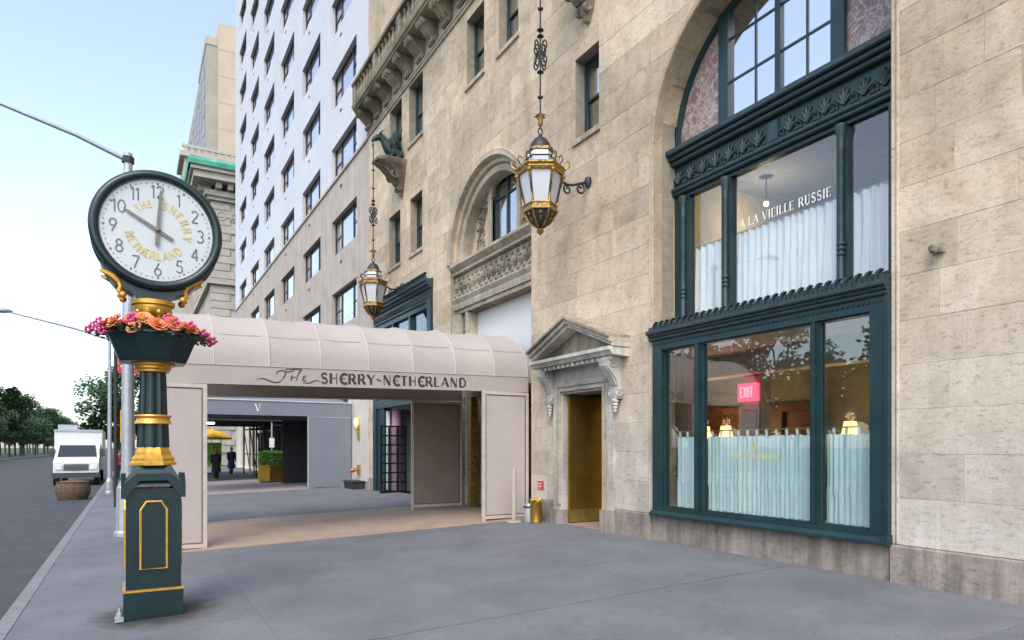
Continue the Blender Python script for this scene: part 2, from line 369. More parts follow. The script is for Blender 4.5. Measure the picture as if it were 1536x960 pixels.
def put(name, me, mat, parent=None, loc=None):
    if mat is not None and not me.materials: me.materials.append(MATS[mat] if isinstance(mat, str) else mat)
    o = bpy.data.objects.new(name, me); COL.objects.link(o); o.parent = parent
    if loc is not None: o.location = loc
    return o
def tag(o, label=None, cat=None, group=None, kind=None):
    if label: o['label'] = label
    if cat: o['category'] = cat
    if group: o['group'] = group
    if kind: o['kind'] = kind
    return o
def thing(name, loc, label, cat, group=None, rz=0.0):
    o = bpy.data.objects.new(name, None); COL.objects.link(o); o.location = loc; o.rotation_euler[2] = rz
    o.empty_display_size = 0.2
    return tag(o, label, cat, group)
def kids(o): return [c for c in KID.get(o, [])]
def copy_tree(o, parent=None):
    c = o.copy(); COL.objects.link(c); c.parent = parent
    for ch in o.children: copy_tree(ch, c)
    return c
def bx(name, mat, parent, *a): return MB().box(*a).build(name, mat, parent)
def arc(cx, cy, r, a0, a1, n, ry=None):
    ry = ry or r
    return [(cx + r * cos(a0 + (a1 - a0) * i / n), cy + ry * sin(a0 + (a1 - a0) * i / n)) for i in range(n + 1)]
def spiral(cx, cy, r0, r1, a0, turns, n=22):
    return [(cx + (r0 + (r1 - r0) * i / n) * cos(a0 + 2 * pi * turns * i / n), cy + (r0 + (r1 - r0) * i / n) * sin(a0 + 2 * pi * turns * i / n)) for i in range(n + 1)]
FX = lambda d: (lambda p, q, e: (e, p, q))          # poly in (Y,Z), extruded along X
YZ = lambda p, q, e: (e, p, q)
XZ = lambda p, q, e: (p, e, q)
D = 7.88
def gz(n): return -0.03 * (D - n)

# ---- stroke lettering: ('l',x0,y0,x1,y1,w) line, ('a',cx,cy,rx,ry,a0,a1,w) arc in degrees
def font(T, t, serif=False, deco=False):
    F = {}
    s = lambda x, y: [('l', x - .13, y, x + .13, y, t)] if serif else []
    F['A'] = (.78, [('l', .05, 0, .39, 1, t), ('l', .39, 1, .72, 0, T), ('l', .18, .34, .6, .34, t)] + s(.06, .02) + s(.70, .02))
    F['L'] = (.58, [('l', .12, 0, .12, 1, T), ('l', .12, .03, .54, .03, t)] + s(.12, .98) + ([('l', .54, .0, .54, .22, t)] if serif else []))
    F['V'] = (.76, [('l', .04, 1, .38, 0, T), ('l', .38, 0, .70, 1, t)] + s(.06, .98) + s(.68, .98))
    F['I'] = (.30, [('l', .15, 0, .15, 1, T)] + s(.15, .02) + s(.15, .98))
    F['E'] = (.60, [('a', .42, .5, .32, .48, 50, 310, T), ('l', .14, .5, .5, .5, t)]) if deco else (.60, [('l', .12, 0, .12, 1, T), ('l', .12, .03, .54, .03, t), ('l', .12, .97, .52, .97, t), ('l', .12, .52, .44, .52, t)] + ([('l', .53, 0, .53, .2, t), ('l', .51, 1, .51, .82, t)] if serif else []))
    F['R'] = (.70, [('l', .12, 0, .12, 1, T), ('l', .12, .97, .34, .97, t), ('a', .34, .735, .2, .235, -90, 90, T * .8), ('l', .12, .5, .34, .5, t), ('l', .34, .5, .66, 0, T)] + s(.12, .02))
    F['U'] = (.74, [('l', .13, .3, .13, 1, T), ('a', .36, .3, .23, .28, 180, 360, (T + t) / 2), ('l', .59, .3, .59, 1, t)] + s(.13, .98) + s(.59, .98))
    F['S'] = (.60, [('a', .3, .745, .2, .23, 20, 250, (T + t) / 2), ('l', .2, .56, .42, .44, T), ('a', .3, .25, .22, .23, -160, 70, (T + t) / 2)])
    F['H'] = (.74, [('l', .12, 0, .12, 1, T), ('l', .60, 0, .60, 1, t if deco else T), ('l', .12, .52, .6, .52, t)] + s(.12, .02) + s(.12, .98) + s(.6, .02) + s(.6, .98))
    F['Y'] = (.72, [('l', .04, 1, .36, .48, T), ('l', .68, 1, .36, .48, t), ('l', .36, 0, .36, .5, T)] + s(.36, .02))
    F['N'] = (.80, [('l', .12, 0, .12, 1, t), ('l', .12, 1, .64, 0, T), ('l', .64, 0, .64, 1, t)])
    F['T'] = (.64, [('l', .32, 0, .32, 1, T), ('l', .03, .97, .61, .97, t)] + s(.32, .02))
    F['D'] = (.72, [('l', .12, 0, .12, 1, T), ('a', .24, .5, .4, .48, -90, 90, (T + t) / 2), ('l', .12, .97, .24, .97, t), ('l', .12, .03, .24, .03, t)])
    F['C'] = (.70, [('a', .4, .5, .33, .48, 50, 310, (T + t) / 2)])
    F['P'] = (.62, [('l', .12, 0, .12, 1, T), ('l', .12, .97, .34, .97, t), ('a', .34, .735, .2, .235, -90, 90, T * .8), ('l', .12, .5, .34, .5, t)])
    F['X'] = (.70, [('l', .06, 0, .62, 1, t), ('l', .06, 1, .62, 0, T)])
    F['h'] = (.58, [('l', .1, 0, .1, 1, T), ('a', .28, .35, .18, .25, 0, 180, t), ('l', .46, 0, .46, .35, T)])
    F['e'] = (.56, [('a', .28, .3, .22, .28, 0, 320, t), ('l', .08, .32, .48, .32, t)])
    F['-'] = (.46, [('a', .14, .46, .1, .09, 10, 170, t * 1.3), ('a', .32, .50, .1, .09, 190, 350, t * 1.3)])
    F['~'] = F['-']; F[' '] = (.38, [])
    d = {'0': [('a', .3, .5, .24, .48, 0, 360, t)], '1': [('l', .3, 0, .3, 1, t), ('l', .3, .98, .14, .82, t)],
         '2': [('a', .3, .73, .23, .25, -15, 165, t), ('l', .51, .65, .08, .03, t), ('l', .08, .03, .55, .03, t)],
         '3': [('a', .29, .74, .21, .24, -80, 150, t), ('a', .29, .26, .24, .25, -150, 85, t)],
         '4': [('l', .42, 0, .42, 1, t), ('l', .42, 1, .05, .3, t), ('l', .05, .3, .56, .3, t)],
         '5': [('l', .52, .97, .16, .97, t), ('l', .16, .97, .12, .55, t), ('a', .29, .31, .23, .29, -150, 135, t)],
         '6': [('a', .3, .29, .23, .27, 0, 360, t), ('l', .1, .4, .38, 1, t)],
         '7': [('l', .06, .97, .54, .97, t), ('l', .54, .97, .2, 0, t)],
         '8': [('a', .3, .75, .19, .22, 0, 360, t), ('a', .3, .27, .23, .26, 0, 360, t)],
         '9': [('a', .3, .71, .23, .27, 0, 360, t), ('l', .5, .6, .22, 0, t)]}
    for k, v in d.items(): F[k] = (.6, v)
    return F
class Pen:
    def __init__(s, mapf): s.m = MB(); s.map = mapf; s.k = 0
    def stroke(s, pts, w):
        ww = w if isinstance(w, list) else [w] * len(pts)
        s.k += 1; e = 0.00025 * (s.k % 12); vs = []
        for i, p in enumerate(pts):
            a = pts[max(i - 1, 0)]; b = pts[min(i + 1, len(pts) - 1)]
            dx, dy = b[0] - a[0], b[1] - a[1]; L = hypot(dx, dy) or 1
            nx, ny = -dy / L * ww[i] / 2, dx / L * ww[i] / 2
            vs += [s.map(p[0] + nx, p[1] + ny, e), s.map(p[0] - nx, p[1] - ny, e)]
        s.m.add(vs, [(2 * i, 2 * i + 1, 2 * i + 3, 2 * i + 2) for i in range(len(pts) - 1)])
    def glyph(s, F, ch, ox, oy, h, wx=1.0, ang=0.0):
        ca, sa = cos(ang), sin(ang)
        def tr(x, y): x, y = x * h * wx, y * h; return (ox + x * ca - y * sa, oy + x * sa + y * ca)
        for st in F[ch][1]:
            if st[0] == 'l': s.stroke([tr(st[1], st[2]), tr(st[3], st[4])], st[5] * h)
            else:
                n = 14; s.stroke([tr(st[1] + st[3] * cos(radians(st[5] + (st[6] - st[5]) * i / n)), st[2] + st[4] * sin(radians(st[5] + (st[6] - st[5]) * i / n))) for i in range(n + 1)], st[7] * h)
        return F[ch][0] * h * wx
    def text(s, F, txt, x0, x1, y, h, gap=0.1):
        tot = sum(F[c][0] for c in txt) + gap * (len(txt) - 1); wx = (x1 - x0) / (tot * h); x = x0
        for c in txt: x += s.glyph(F, c, x, y, h, wx) + gap * h * wx

# ------------------------------------------------------------------ ground, road, pavement
tag(MB().box(-1500, 1500, -1500, 2500, -1.2, -0.46).build('ground', 'grass'), kind='structure')
tag(MB().box(-17.0, -1.25, -60, 900, -0.5, -0.40).build('road', 'asphalt'), kind='structure')
tag(MB().box(-21.0, -17.0, -60, 900, -0.5, -0.27).build('far_pavement', 'pavement'), kind='structure')
tag(MB().box(-1.25, 60, 62.6, 80.0, -0.5, -0.385).build('side_street', 'asphalt'), kind='structure')
kerb = tag(bpy.data.objects.new('kerb', None), kind='structure'); COL.objects.link(kerb)
y = -4.0
while y < 62:
    m = MB(); m.prism([(-1.25, -0.45), (-1.08, -0.45), (-1.08, gz(-1.08)), (-1.22, gz(-1.22)), (-1.25, gz(-1.25) - 0.03)], y, y + 2.39, XZ)
    m.build('kerb_stone', 'curb_granite', kerb); y += 2.4
side = tag(bpy.data.objects.new('pavement', None), kind='structure'); COL.objects.link(side)
MB().prism([(-1.1, -0.45), (D + 2, -0.45), (D + 2, gz(D) - 0.03), (-1.1, gz(-1.1) - 0.03)], -4, 62.6, XZ).build('pavement_bed', 'joint_tar', side)
nj = [-1.075, 1.2, 3.45, 5.7, D + 0.35]; u = -3.0; flags = []
rows = []
while u < 62:
    rows.append((u, u + 1.5)); u += 1.5
for ri, (a, b) in enumerate(rows):
    for i in range(4):
        g0 = 0.024 if abs(a - 6.0) < 0.1 else 0.0035; g1 = 0.012 if abs(b - 6.0) < 0.1 else 0.0035
        n0, n1 = nj[i] + 0.001, nj[i + 1] - 0.001; a0, b1 = a + g0, b - g1; dz = random.uniform(-0.0012, 0.0012); c = 0.003
        top = lambda n: gz(n) + dz
        m = MB()
        vs = [(n0, a0, top(n0) - c), (n1, a0, top(n1) - c), (n1, b1, top(n1) - c), (n0, b1, top(n0) - c),
              (n0 + c, a0 + c, top(n0)), (n1 - c, a0 + c, top(n1)), (n1 - c, b1 - c, top(n1)), (n0 + c, b1 - c, top(n0)),
              (n0, a0, top(n0) - .06), (n1, a0, top(n1) - .06), (n1, b1, top(n1) - .06), (n0, b1, top(n0) - .06)]
        m.add(vs, [(4, 5, 6, 7), (0, 1, 5, 4), (1, 2, 6, 5), (2, 3, 7, 6), (3, 0, 4, 7), (8, 9, 1, 0), (9, 10, 2, 1), (10, 11, 3, 2), (11, 8, 0, 3)])
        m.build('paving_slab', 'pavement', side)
def sheet(name, mat, n0, n1, u0, u1, h, label, cat):
    m = MB(); m.prism([(n0, gz(n0) + 0.002), (n1, gz(n1) + 0.002), (n1, gz(n1) + h), (n0, gz(n0) + h)], u0, u1, XZ)
    return tag(m.build(name, mat), label, cat)
sheet('entrance_mat', 'mat_tan', 0.35, D - 0.02, 12.72, 17.3, 0.016, 'long tan mat laid under the beige barrel awning', 'mat')
sheet('entrance_mat', 'paving_pink', 0.4, D - 0.02, 26.9, 37.0, 0.012, 'pinkish mat under the flat grey awning further along', 'mat')

# ------------------------------------------------------------------ the limestone hotel
HOTEL = thing('hotel_building', (D, 14.0, 0), 'tall beige limestone hotel with arched bays, balcony and dark green shopfronts', 'building')
RECTS = [(4.67, 8.85, 0.45, 6.85), (10.2, 11.55, -.1, 2.7), (12.92, 17.36, -.1, 6.75), (18.6, 24.1, -.1, 6.78),
         (10.40, 11.20, 7.86, 9.5), (19.45, 20.5, 7.85, 9.65), (21.4, 22.55, 7.85, 9.65), (19.4, 20.6, 11.45, 13.35), (21.25, 22.45, 11.45, 13.35),
         (15.25, 16.28, 11.33, 13.12), (13.5, 14.48, 11.33, 13.12)]
ARCHES = [(6.76, 6.85, 2.09), (15.14, 6.75, 2.22)]
U0, U1, ZTOP = -0.5, 24.85, 20.0
BD = 0.5                                    # depth of the stones
zs = [0.45, 1.0]
while zs[-1] < 13.6: zs.append(zs[-1] + 0.522)
cells = []                                  # polygons (u,z)
def arch_w(a, z):
    c, s, r = a
    return sqrt(max(0.0, r * r - (z - s) ** 2)) if s <= z < s + r else 0.0
def cut(iv, a, b):
    out = []
    for p, q in iv:
        if b <= p or a >= q: out.append((p, q)); continue
        if a > p: out.append((p, a))
        if b < q: out.append((b, q))
    return out
for ci in range(len(zs) - 1):
    z0, z1 = zs[ci], zs[ci + 1]
    edges = sorted({z0, z1} | {z for r in RECTS for z in r[2:] if z0 + 0.08 < z < z1 - 0.08})
    # joints of this course
    rng = random.Random(100 + ci); joints = []; x = U0 - rng.uniform(0, 1)
    while x < U1: x += rng.choice([0.85, 1.0, 1.15, 1.3, 1.5]); joints.append(x)
    iv = [(U0, U1)]; part = []
    for r in RECTS:
        if r[2] <= z0 + 0.08 and r[3] >= z1 - 0.08: iv = cut(iv, r[0], r[1])
        elif r[3] > z0 + 0.08 and r[2] < z1 - 0.08:
            iv = cut(iv, r[0], r[1])
            if r[2] > z0 + 0.08: part.append((r[0], r[1], z0, r[2]))
            if r[3] < z1 - 0.08 and not any(abs((r[0] + r[1]) / 2 - a[0]) < .2 and abs(r[3] - a[1]) < .2 for a in ARCHES): part.append((r[0], r[1], r[3], z1))
    arcs = [a for a in ARCHES if a[1] < z1 - 0.02 and a[1] + a[2] > z0]
    for a in arcs:
        lo = max(z0, a[1]); wmin = 0.0
        iv = [(p, q) for p, q in cut(iv, a[0] - 1e-4, a[0] + 1e-4)]
    for p, q in iv:
        js = [p] + [j for j in joints if p + 0.35 < j < q - 0.35] + [q]
        for l, r in zip(js[:-1], js[1:]): cells.append((l, r, z0, z1, arcs))
    for p in part: cells.append((*p, []))
def cell_poly(l, r, z0, z1, arcs, g):
    l += g; r -= g; z0 += g; z1 -= g; K = 8
    left = []; right = []
    for k in range(K + 1):
        z = z0 + (z1 - z0) * k / K; ll, rr = l, r
        for a in arcs:
            wd = arch_w(a, z)
            if a[1] > z: wd = a[2] if z >= a[1] - 0.45 else 0
            if wd:
                if (l + r) / 2 < a[0]: rr = min(rr, a[0] - wd)
                else: ll = max(ll, a[0] + wd)
        left.append((ll, z)); right.append((rr, z))
    ok = [k for k in range(K + 1) if right[k][0] - left[k][0] > 0.01]
    if len(ok) < 2: return None
    L = [left[k] for k in ok]; R = [right[k] for k in ok]
    if all(abs(p[0] - l) < 1e-6 for p in L): L = [L[0], L[-1]]
    if all(abs(p[0] - r) < 1e-6 for p in R): R = [R[0], R[-1]]
    return R + L[::-1]
def stone_poly(m, poly, x0, x1, ch=0.003):
    n = len(poly); cu = sum(p[0] for p in poly) / n; cz = sum(p[1] for p in poly) / n
    mnu, mxu = min(p[0] for p in poly), max(p[0] for p in poly); mnz, mxz = min(p[1] for p in poly), max(p[1] for p in poly)
    su = max(0.3, 1 - 2 * ch / max(mxu - mnu, .02)); sz = max(0.3, 1 - 2 * ch / max(mxz - mnz, .02)); cu = (mnu + mxu) / 2; cz = (mnz + mxz) / 2
    vs = [(x0, cu + (p - cu) * su, cz + (q - cz) * sz) for p, q in poly] + [(x0 + ch, p, q) for p, q in poly] + [(x1, p, q) for p, q in poly]
    fs = [tuple(range(n))] + [(i, (i + 1) % n, (i + 1) % n + n, i + n) for i in range(n)] + [(i + n, (i + 1) % n + n, (i + 1) % n + 2 * n, i + 2 * n) for i in range(n)] + [tuple(range(3 * n - 1, 2 * n - 1, -1))]
    m.add(vs, fs)
KR = math.hypot(571, 1000); S_, C_ = 571 / KR, 1000 / KR
polys = []
for l, r, z0, z1, arcs in cells:
    p = cell_poly(l, r, z0, z1, arcs, 0.0011)
    if p:
        us = sum(q[0] for q in p) / len(p); zc = (z0 + z1) / 2; dep = D * S_ + us * C_
        vis = us > 3.2 and (zc - 1.6) / dep < 0.70
        polys.append((-(r - l) * (z1 - z0) / dep ** 2 * (1 if vis else 1e-3), p))
polys.sort(key=lambda t: t[0])
rest = MB()
for i, (_, p) in enumerate(polys):
    x0 = D + random.uniform(-0.002, 0.002)
    if i < 296:
        m = MB(); stone_poly(m, p, x0, D + BD); m.build('stone_block', 'limestone', HOTEL)
    else: stone_poly(rest, p, x0, D + BD)
tag(rest.build('far_stone_block', 'limestone', HOTEL), kind='stuff')
# mortar bed just behind the face and the inner wall face, both with the same openings
def holed(m, x0, x1, rects, u0, u1, z0, z1, arcs=()):
    us = sorted({u0, u1} | {v for r in rects for v in r[:2] if u0 < v < u1}); zz = sorted({z0, z1} | {v for r in rects for v in r[2:] if z0 < v < z1})
    for i in range(len(us) - 1):
        for k in range(len(zz) - 1):
            cu, cz = (us[i] + us[i + 1]) / 2, (zz[k] + zz[k + 1]) / 2
            if any(r[0] < cu < r[1] and r[2] < cz < r[3] for r in rects): continue
            m.box(x0, x1, us[i], us[i + 1], zz[k], zz[k + 1])
big = RECTS + [(c - r, c + r, s, s + r) for c, s, r in ARCHES]
m = MB(); holed(m, D + 0.012, D + BD - 0.02, [(a - .001, b + .001, c - .001, d + .001) for a, b, c, d in big], U0, U1, 0.0, 13.9)
for c, s, r in ARCHES:                       # spandrels of the arches
    for sg in (-1, 1):
        pts = [(c + sg * (r + .003), s), (c + sg * (r + .003), s + r)] + [(c + sg * (r + .004) * sin(t), s + (r + .004) * cos(t)) for t in [pi / 2 * k / 16 for k in range(17)]]
        m.prism([pts[1]] + pts[2:], D + 0.012, D + BD - 0.02, YZ)
m.build('mortar_bed', 'mortar', HOTEL)
m = MB(); m.box(D, D + BD, U0, U1, 13.9, ZTOP); m.box(D, D + BD, -14, U0, -.4, ZTOP); m.box(D, D + 18, U0 - 14, U1, ZTOP, ZTOP + .3); m.box(D + 6, D + 6.3, -14, U1, -.4, ZTOP)
m.box(D + BD, D + 6, -14, -13.7, -.4, ZTOP); m.box(D + BD, D + 6, U1 - .25, U1, -.4, ZTOP)
m.build('upper_wall', 'limestone', HOTEL)
m = MB(); m.box(D + 2.6, D + 2.65, U0, U1 - .3, 6.6, 19.9); m.box(D + BD + .02, D + 2.6, U0, U1 - .3, 6.62, 6.68); m.box(D + BD + .02, D + 2.6, U0, U1 - .3, 10.4, 10.5); m.box(D + BD + .02, D + 2.6, U0, U1 - .3, 14.0, 14.1)
m.build('inner_floors', 'dark_room', HOTEL)
# plinth stones, a hand's breadth proud of the wall
for a, b in [(-.5, 1.1), (1.1, 2.9), (2.9, 4.66), (4.69, 5.6), (5.6, 6.8), (6.8, 7.6), (7.6, 8.82), (8.87, 9.83), (11.95, 12.9), (17.38, 18.55), (24.12, 24.85)]:
    pr = 0.0 if 4.68 < a < 8.8 else 0.045; top = 0.43 if 4.68 < a < 8.8 else 0.445
    m = MB(); m.prism([(D - pr + .012, top), (D - pr, top - .02), (D - pr, gz(D) - .04), (D + .45, gz(D) - .04), (D + .45, top)], a + .003, b - .003, XZ)
    m.build('plinth_block', 'plinth_stone', HOTEL)

# double hung windows
def sash_window(r, n=D + 0.24, arched=False):
    a, b, c, d = r; w = 0.075
    f = MB(); f.box(n, n + .12, a, a + w, c, d); f.box(n, n + .12, b - w, b, c, d); f.box(n, n + .12, a + w, b - w, d - w, d); f.box(n, n + .12, a + w, b - w, c, c + w)
    win = f.build('window', 'window_green', HOTEL)
    mid = (c + d) / 2
    for nm, x, p, q in (('upper_sash', n + .03, mid, d - w), ('lower_sash', n + .065, c + w, mid + .05)):
        s = MB(); t = .05; s.box(x, x + .03, a + w, a + w + t, p, q); s.box(x, x + .03, b - w - t, b - w, p, q); s.box(x, x + .03, a + w + t, b - w - t, p, p + t); s.box(x, x + .03, a + w + t, b - w - t, q - t, q)
        s.build(nm, 'window_green', win)
        bx('pane', 'flat_glass', win, x + .012, x + .018, a + w + t, b - w - t, p + t, q - t)
    bx('sill', 'limestone_trim', win, D - .05, D + .3, a - .06, b + .06, c - .11, c - .004)
    bx('white_backing', 'blind_white', win, n + .2, n + .21, a + .05, b - .05, mid - random.uniform(-.3, .3), d)
    return win
for r in RECTS[4:]: sash_window(r)

# string course and balcony
m = MB(); m.prism([(D - .0, 13.40), (D - .06, 13.42), (D - .06, 13.47), (D - .10, 13.5), (D - .10, 13.54), (D - .0, 13.58)], 14.6, U1 - .05, XZ); m.build('string_course', 'limestone_trim', HOTEL)
B = MB(); prof = [(D, 14.2), (D - .60, 14.2), (D - .60, 14.25), (D - .66, 14.28), (D - .68, 14.34), (D - .70, 14.42), (D, 14.42)]
B.prism(prof, 14.2, U1 - .1, XZ); BAL = B.build('balcony', 'mossy_stone', HOTEL)
B = MB()
yb = 24.5
def console_profile():
    P = [(D, 13.56), (D - .14, 13.58), (D - .2, 13.66), (D - .15, 13.74)]
    P += [(D - .22, 13.82), (D - .34, 13.90), (D - .40, 13.98), (D - .52, 14.04), (D - .58, 14.12), (D - .56, 14.195), (D, 14.195)]
    return P
while yb > 14.4:
    m = MB(); m.prism(console_profile(), yb - .2, yb + .2, XZ)
    m.tube([(D - .47, yb - .23, 14.09), (D - .47, yb + .23, 14.09)], .085, 10); m.tube([(D - .13, yb - .22, 13.66), (D - .13, yb + .22, 13.66)], .07, 10)
    for k in (-.1, 0, .1): m.tube([(D - .18, yb + k, 13.72), (D - .28, yb + k, 13.84), (D - .42, yb + k, 13.98), (D - .57, yb + k, 14.1)], .028, 5)
    m.build('bracket', 'limestone_weathered', BAL, 40); yb -= 1.02
yb = 24.6
while yb > 14.4:
    if round((24.6 - yb) / .34) % 7 == 0:
        m = MB().box(D - .66, D - .42, yb - .15, yb + .15, 14.424, 15.13)
        m.build('pedestal', 'limestone_weathered', BAL)
    else:
        MB().lathe([(.085, 0), (.085, .05), (.05, .08), (.09, .22), (.085, .3), (.045, .5), (.06, .58), (.085, .62), (.085, .68)], (D - .54, yb, 14.43), 8).build('baluster', 'limestone_weathered', BAL, 50)
    yb -= .34
MB().prism([(D - .70, 15.135), (D - .38, 15.135), (D - .38, 15.25), (D - .42, 15.31), (D - .66, 15.31), (D - .70, 15.25)], 14.2, U1 - .1, XZ).build('handrail', 'limestone_weathered', BAL)

# stone corbels that carry the griffins
def corbel(yc):
    m = MB(); L = [(0.10, 10.0, .05), (.12, 10.12, .10), (.20, 10.2, .16), (.22, 10.36, .20), (.34, 10.5, .26), (.44, 10.66, .30), (.66, 10.82, .36), (.86, 10.9, .40), (.94, 10.98, .44), (.94, 11.08, .44)]
    n = len(L); vs = []
    for pr, z, hw in L: vs += [(D, yc - hw, z), (D - pr * .75, yc - hw, z), (D - pr, yc - hw * .55, z), (D - pr, yc + hw * .55, z), (D - pr * .75, yc + hw, z), (D, yc + hw, z)]
    fs = []
    for i in range(n - 1): fs += [(i * 6 + k, i * 6 + k + 1, (i + 1) * 6 + k + 1, (i + 1) * 6 + k) for k in range(5)]
    fs += [tuple(range(5, -1, -1)), tuple((n - 1) * 6 + k for k in range(6))]
    m.add(vs, fs)
    for sg in (-1, 1):
        sp = spiral(.36, 10.62, .16, .03, pi * .6, 1.4); m.tube([(D - p, yc + sg * .24, q) for p, q in sp], .045, 6)
        sp = spiral(.16, 10.22, .09, .02, pi * .6, 1.3); m.tube([(D - p, yc + sg * .14, q) for p, q in sp], .035, 6)
    for k in (-.16, -.05, .06, .17): m.tube([(D - .22, yc + k * .6, 10.32), (D - .40, yc + k, 10.55), (D - .66, yc + k * 1.3, 10.82)], .04, 5)
    for k in range(-2, 3): m.ball((D - .94, yc + k * .12, 11.0), .055, 6, 4)
    m.build('corbel', 'limestone_weathered', HOTEL, 40)
corbel(10.72); corbel(21.2)

# ---- entrance bay: arch mouldings, carved frieze, board, window
EB = MB(); nb = D + .5
bay_win = (14.35, 15.72, 7.02, 8.2)
holed(EB, nb, nb + .12, [bay_win, (13.35, 16.45, -.2, 3.1), (14.35, 15.72, 8.19, 8.9)], 12.80, 17.48, 0.0, 9.1)
wc, ws, wr = 15.035, 8.2, .685
for sg in (-1, 1):
    pts = [(wc + sg * (wr + .001), ws + .7)] + [(wc + sg * wr * sin(t), ws + wr * cos(t)) for t in [pi / 2 * k / 12 for k in range(13)]]
    EB.prism(pts, nb, nb + .12, YZ)
BAY = EB.build('entrance_bay', 'limestone', HOTEL)
def ring(c, s, r0, r1, x0, x1, name, mat, par, n=40, legs=None):
    m = MB(); prof = [(r0, x1), (r0, x0 + .02), (r0 + .02, x0), ((r0 + r1) / 2, x0 + .012), (r1 - .02, x0), (r1, x0 + .02), (r1, x1)]
    vs = []; k = len(prof); A = [pi * i / n for i in range(n + 1)]
    path = [(c + cos(a), s + sin(a), cos(a), sin(a)) for a in A]
    for a in A: vs += [(x, c + r * cos(a), s + r * sin(a)) for r, x in prof]
    if legs is not None:
        vs = [(x, c + r, legs) for r, x in prof] + vs + [(x, c - r, legs) for r, x in prof]
    rows_ = len(vs) // k
    fs = [(i * k + j, i * k + j + 1, (i + 1) * k + j + 1, (i + 1) * k + j) for i in range(rows_ - 1) for j in range(k - 1)]
    m.add(vs, fs); return m.build(name, mat, par, 40)
ring(15.14, 6.75, 2.18, 2.34, D - .07, D + .3, 'archivolt', 'limestone_trim', BAY)
ring(15.14, 6.75, 1.86, 2.05, D + .18, nb + .05, 'inner_arch', 'limestone_trim', BAY)
ring(15.14, 6.75, 2.06, 2.215, D + .08, D + .3, 'middle_arch', 'limestone', BAY)
ring(wc, ws, wr, wr + .16, nb - .07, nb + .1, 'window_surround', 'limestone_trim', BAY, 24, legs=7.0)
# carved tympanum: scrolling foliage to either side of the window, really raised
m = MB()
for sg in (-1, 1):
    for z, r, off in ((7.05, .12, 1.18), (7.32, .14, 1.2), (7.62, .15, 1.22), (7.92, .13, 1.15), (8.15, .10, 1.02)):
        sp = spiral(0, 0, r, .02, pi * .5, 1.6, 20); m.tube([(nb - .02, 15.14 + sg * (off + p), z + q) for p, q in sp], .028, 5)
        m.ball((nb - .03, 15.14 + sg * off, z), .05, 7, 5)
        for t in range(5): m.ball((nb - .02, 15.14 + sg * (off + (r + .05) * cos(t * 1.25)), z + (r + .04) * sin(t * 1.25)), (.03, .05, .035), 6, 4)
    m.tube([(nb - .015, 15.14 + sg * (1.45 - .12 * k * k * .12), 6.95 + k * .17) for k in range(9)], .03, 5)
m.build('carved_foliage', 'limestone_weathered', BAY, 50)
# window in the arch, set deep
m = MB(); x = nb + .06
for a, b in ((14.35, 14.43), (15.64, 15.72), (15.0, 15.07)): m.box(x, x + .1, a, b, 7.02, 8.25 if a != 15.0 else 8.86)
for a, b in ((14.4, 15.68),): m.box(x + .002, x + .098, a, b, 7.02, 7.1); m.box(x + .002, x + .098, a, b, 8.16, 8.2)
m.tube([(x + .05, wc + .64 * cos(a), ws + .64 * sin(a)) for a in [pi * k / 20 for k in range(21)]], .05, 6)
AW = m.build('arched_window', 'window_green', BAY)
MB().prism([(15.72, 7.02)] + [(wc + .66 * cos(a), ws + .66 * sin(a)) for a in [pi * k / 20 for k in range(21)]] + [(14.35, 7.02)], x + .04, x + .046, YZ).build('pane', 'flat_glass', BAY)
bx('curtain', 'curtain_white', BAY, x + .25, x + .26, 14.5, 14.95, 7.0, 8.8)
# entablature under the arch
def band(name, mat, z0, z1, pr, base=None, par=None, ya=12.93, yb_=17.35):
    base = D + .12 if base is None else base
    m = MB(); m.prism([(base + .36, z0), (base, z0), (base - pr, (z0 * .35 + z1 * .65)), (base - pr, z1 - .01), (base - pr + .02, z1), (base + .36, z1)], ya, yb_, XZ); return m.build(name, mat, par or BAY)
band('cornice', 'limestone_trim', 6.52, 6.74, .16); band('cornice_bead', 'limestone_weathered', 6.42, 6.515, .05)
bx('frieze', 'limestone_trim', BAY, D + .16, D + .45, 12.93, 17.35, 5.82, 6.415)
band('architrave', 'limestone_trim', 5.66, 5.815, .06); band('architrave', 'limestone_trim', 5.48, 5.655, .02); band('architrave', 'limestone_weathered', 5.34, 5.475, -.03)
m = MB()
for k in range(16):
    yc = 13.1 + k * .275; sg = 1 if k % 2 else -1
    sp = spiral(0, 0, .15, .025, (pi / 2) * sg, 1.5 * sg, 18); m.tube([(D + .145, yc + p, 6.11 + q) for p, q in sp], .026, 5)
    m.ball((D + .13, yc, 6.11), .045, 6, 4)
    for z in (5.9, 6.32): m.ball((D + .15, yc + .13, z), (.03, .07, .05), 6, 4)
m.build('carved_frieze', 'limestone_weathered', BAY, 50)
for k in range(60): bx('dentil', 'limestone_trim', BAY, D + .04, D + .1, 12.96 + k * .073, 12.96 + k * .073 + .04, 6.45, 6.515)
bx('blank_board', 'white_board', BAY, nb - .05, nb - .005, 12.95, 16.5, 3.05, 5.33)
for a, b, nm in ((16.5, 16.62, 'jamb_moulding'), (16.95, 17.1, 'jamb_moulding')): bx(nm, 'limestone_trim', BAY, D + .12, nb + .1, a, b, 0, 5.33)
bx('jamb', 'limestone_weathered', BAY, D + .2, nb + .1, 16.62, 16.95, 0, 5.33); bx('jamb', 'limestone_trim', BAY, D + .06, nb + .1, 17.1, 17.355, 0, 5.33)
m = MB()
for k in range(14):
    z = 1.0 + k * .31; sp = spiral(0, 0, .10, .02, pi / 2, 1.4 if k % 2 else -1.4, 14); m.tube([(D + .19, 16.785 + p, z + q) for p, q in sp], .022, 5); m.ball((D + .18, 16.785, z + .15), (.03, .07, .05), 6, 4)
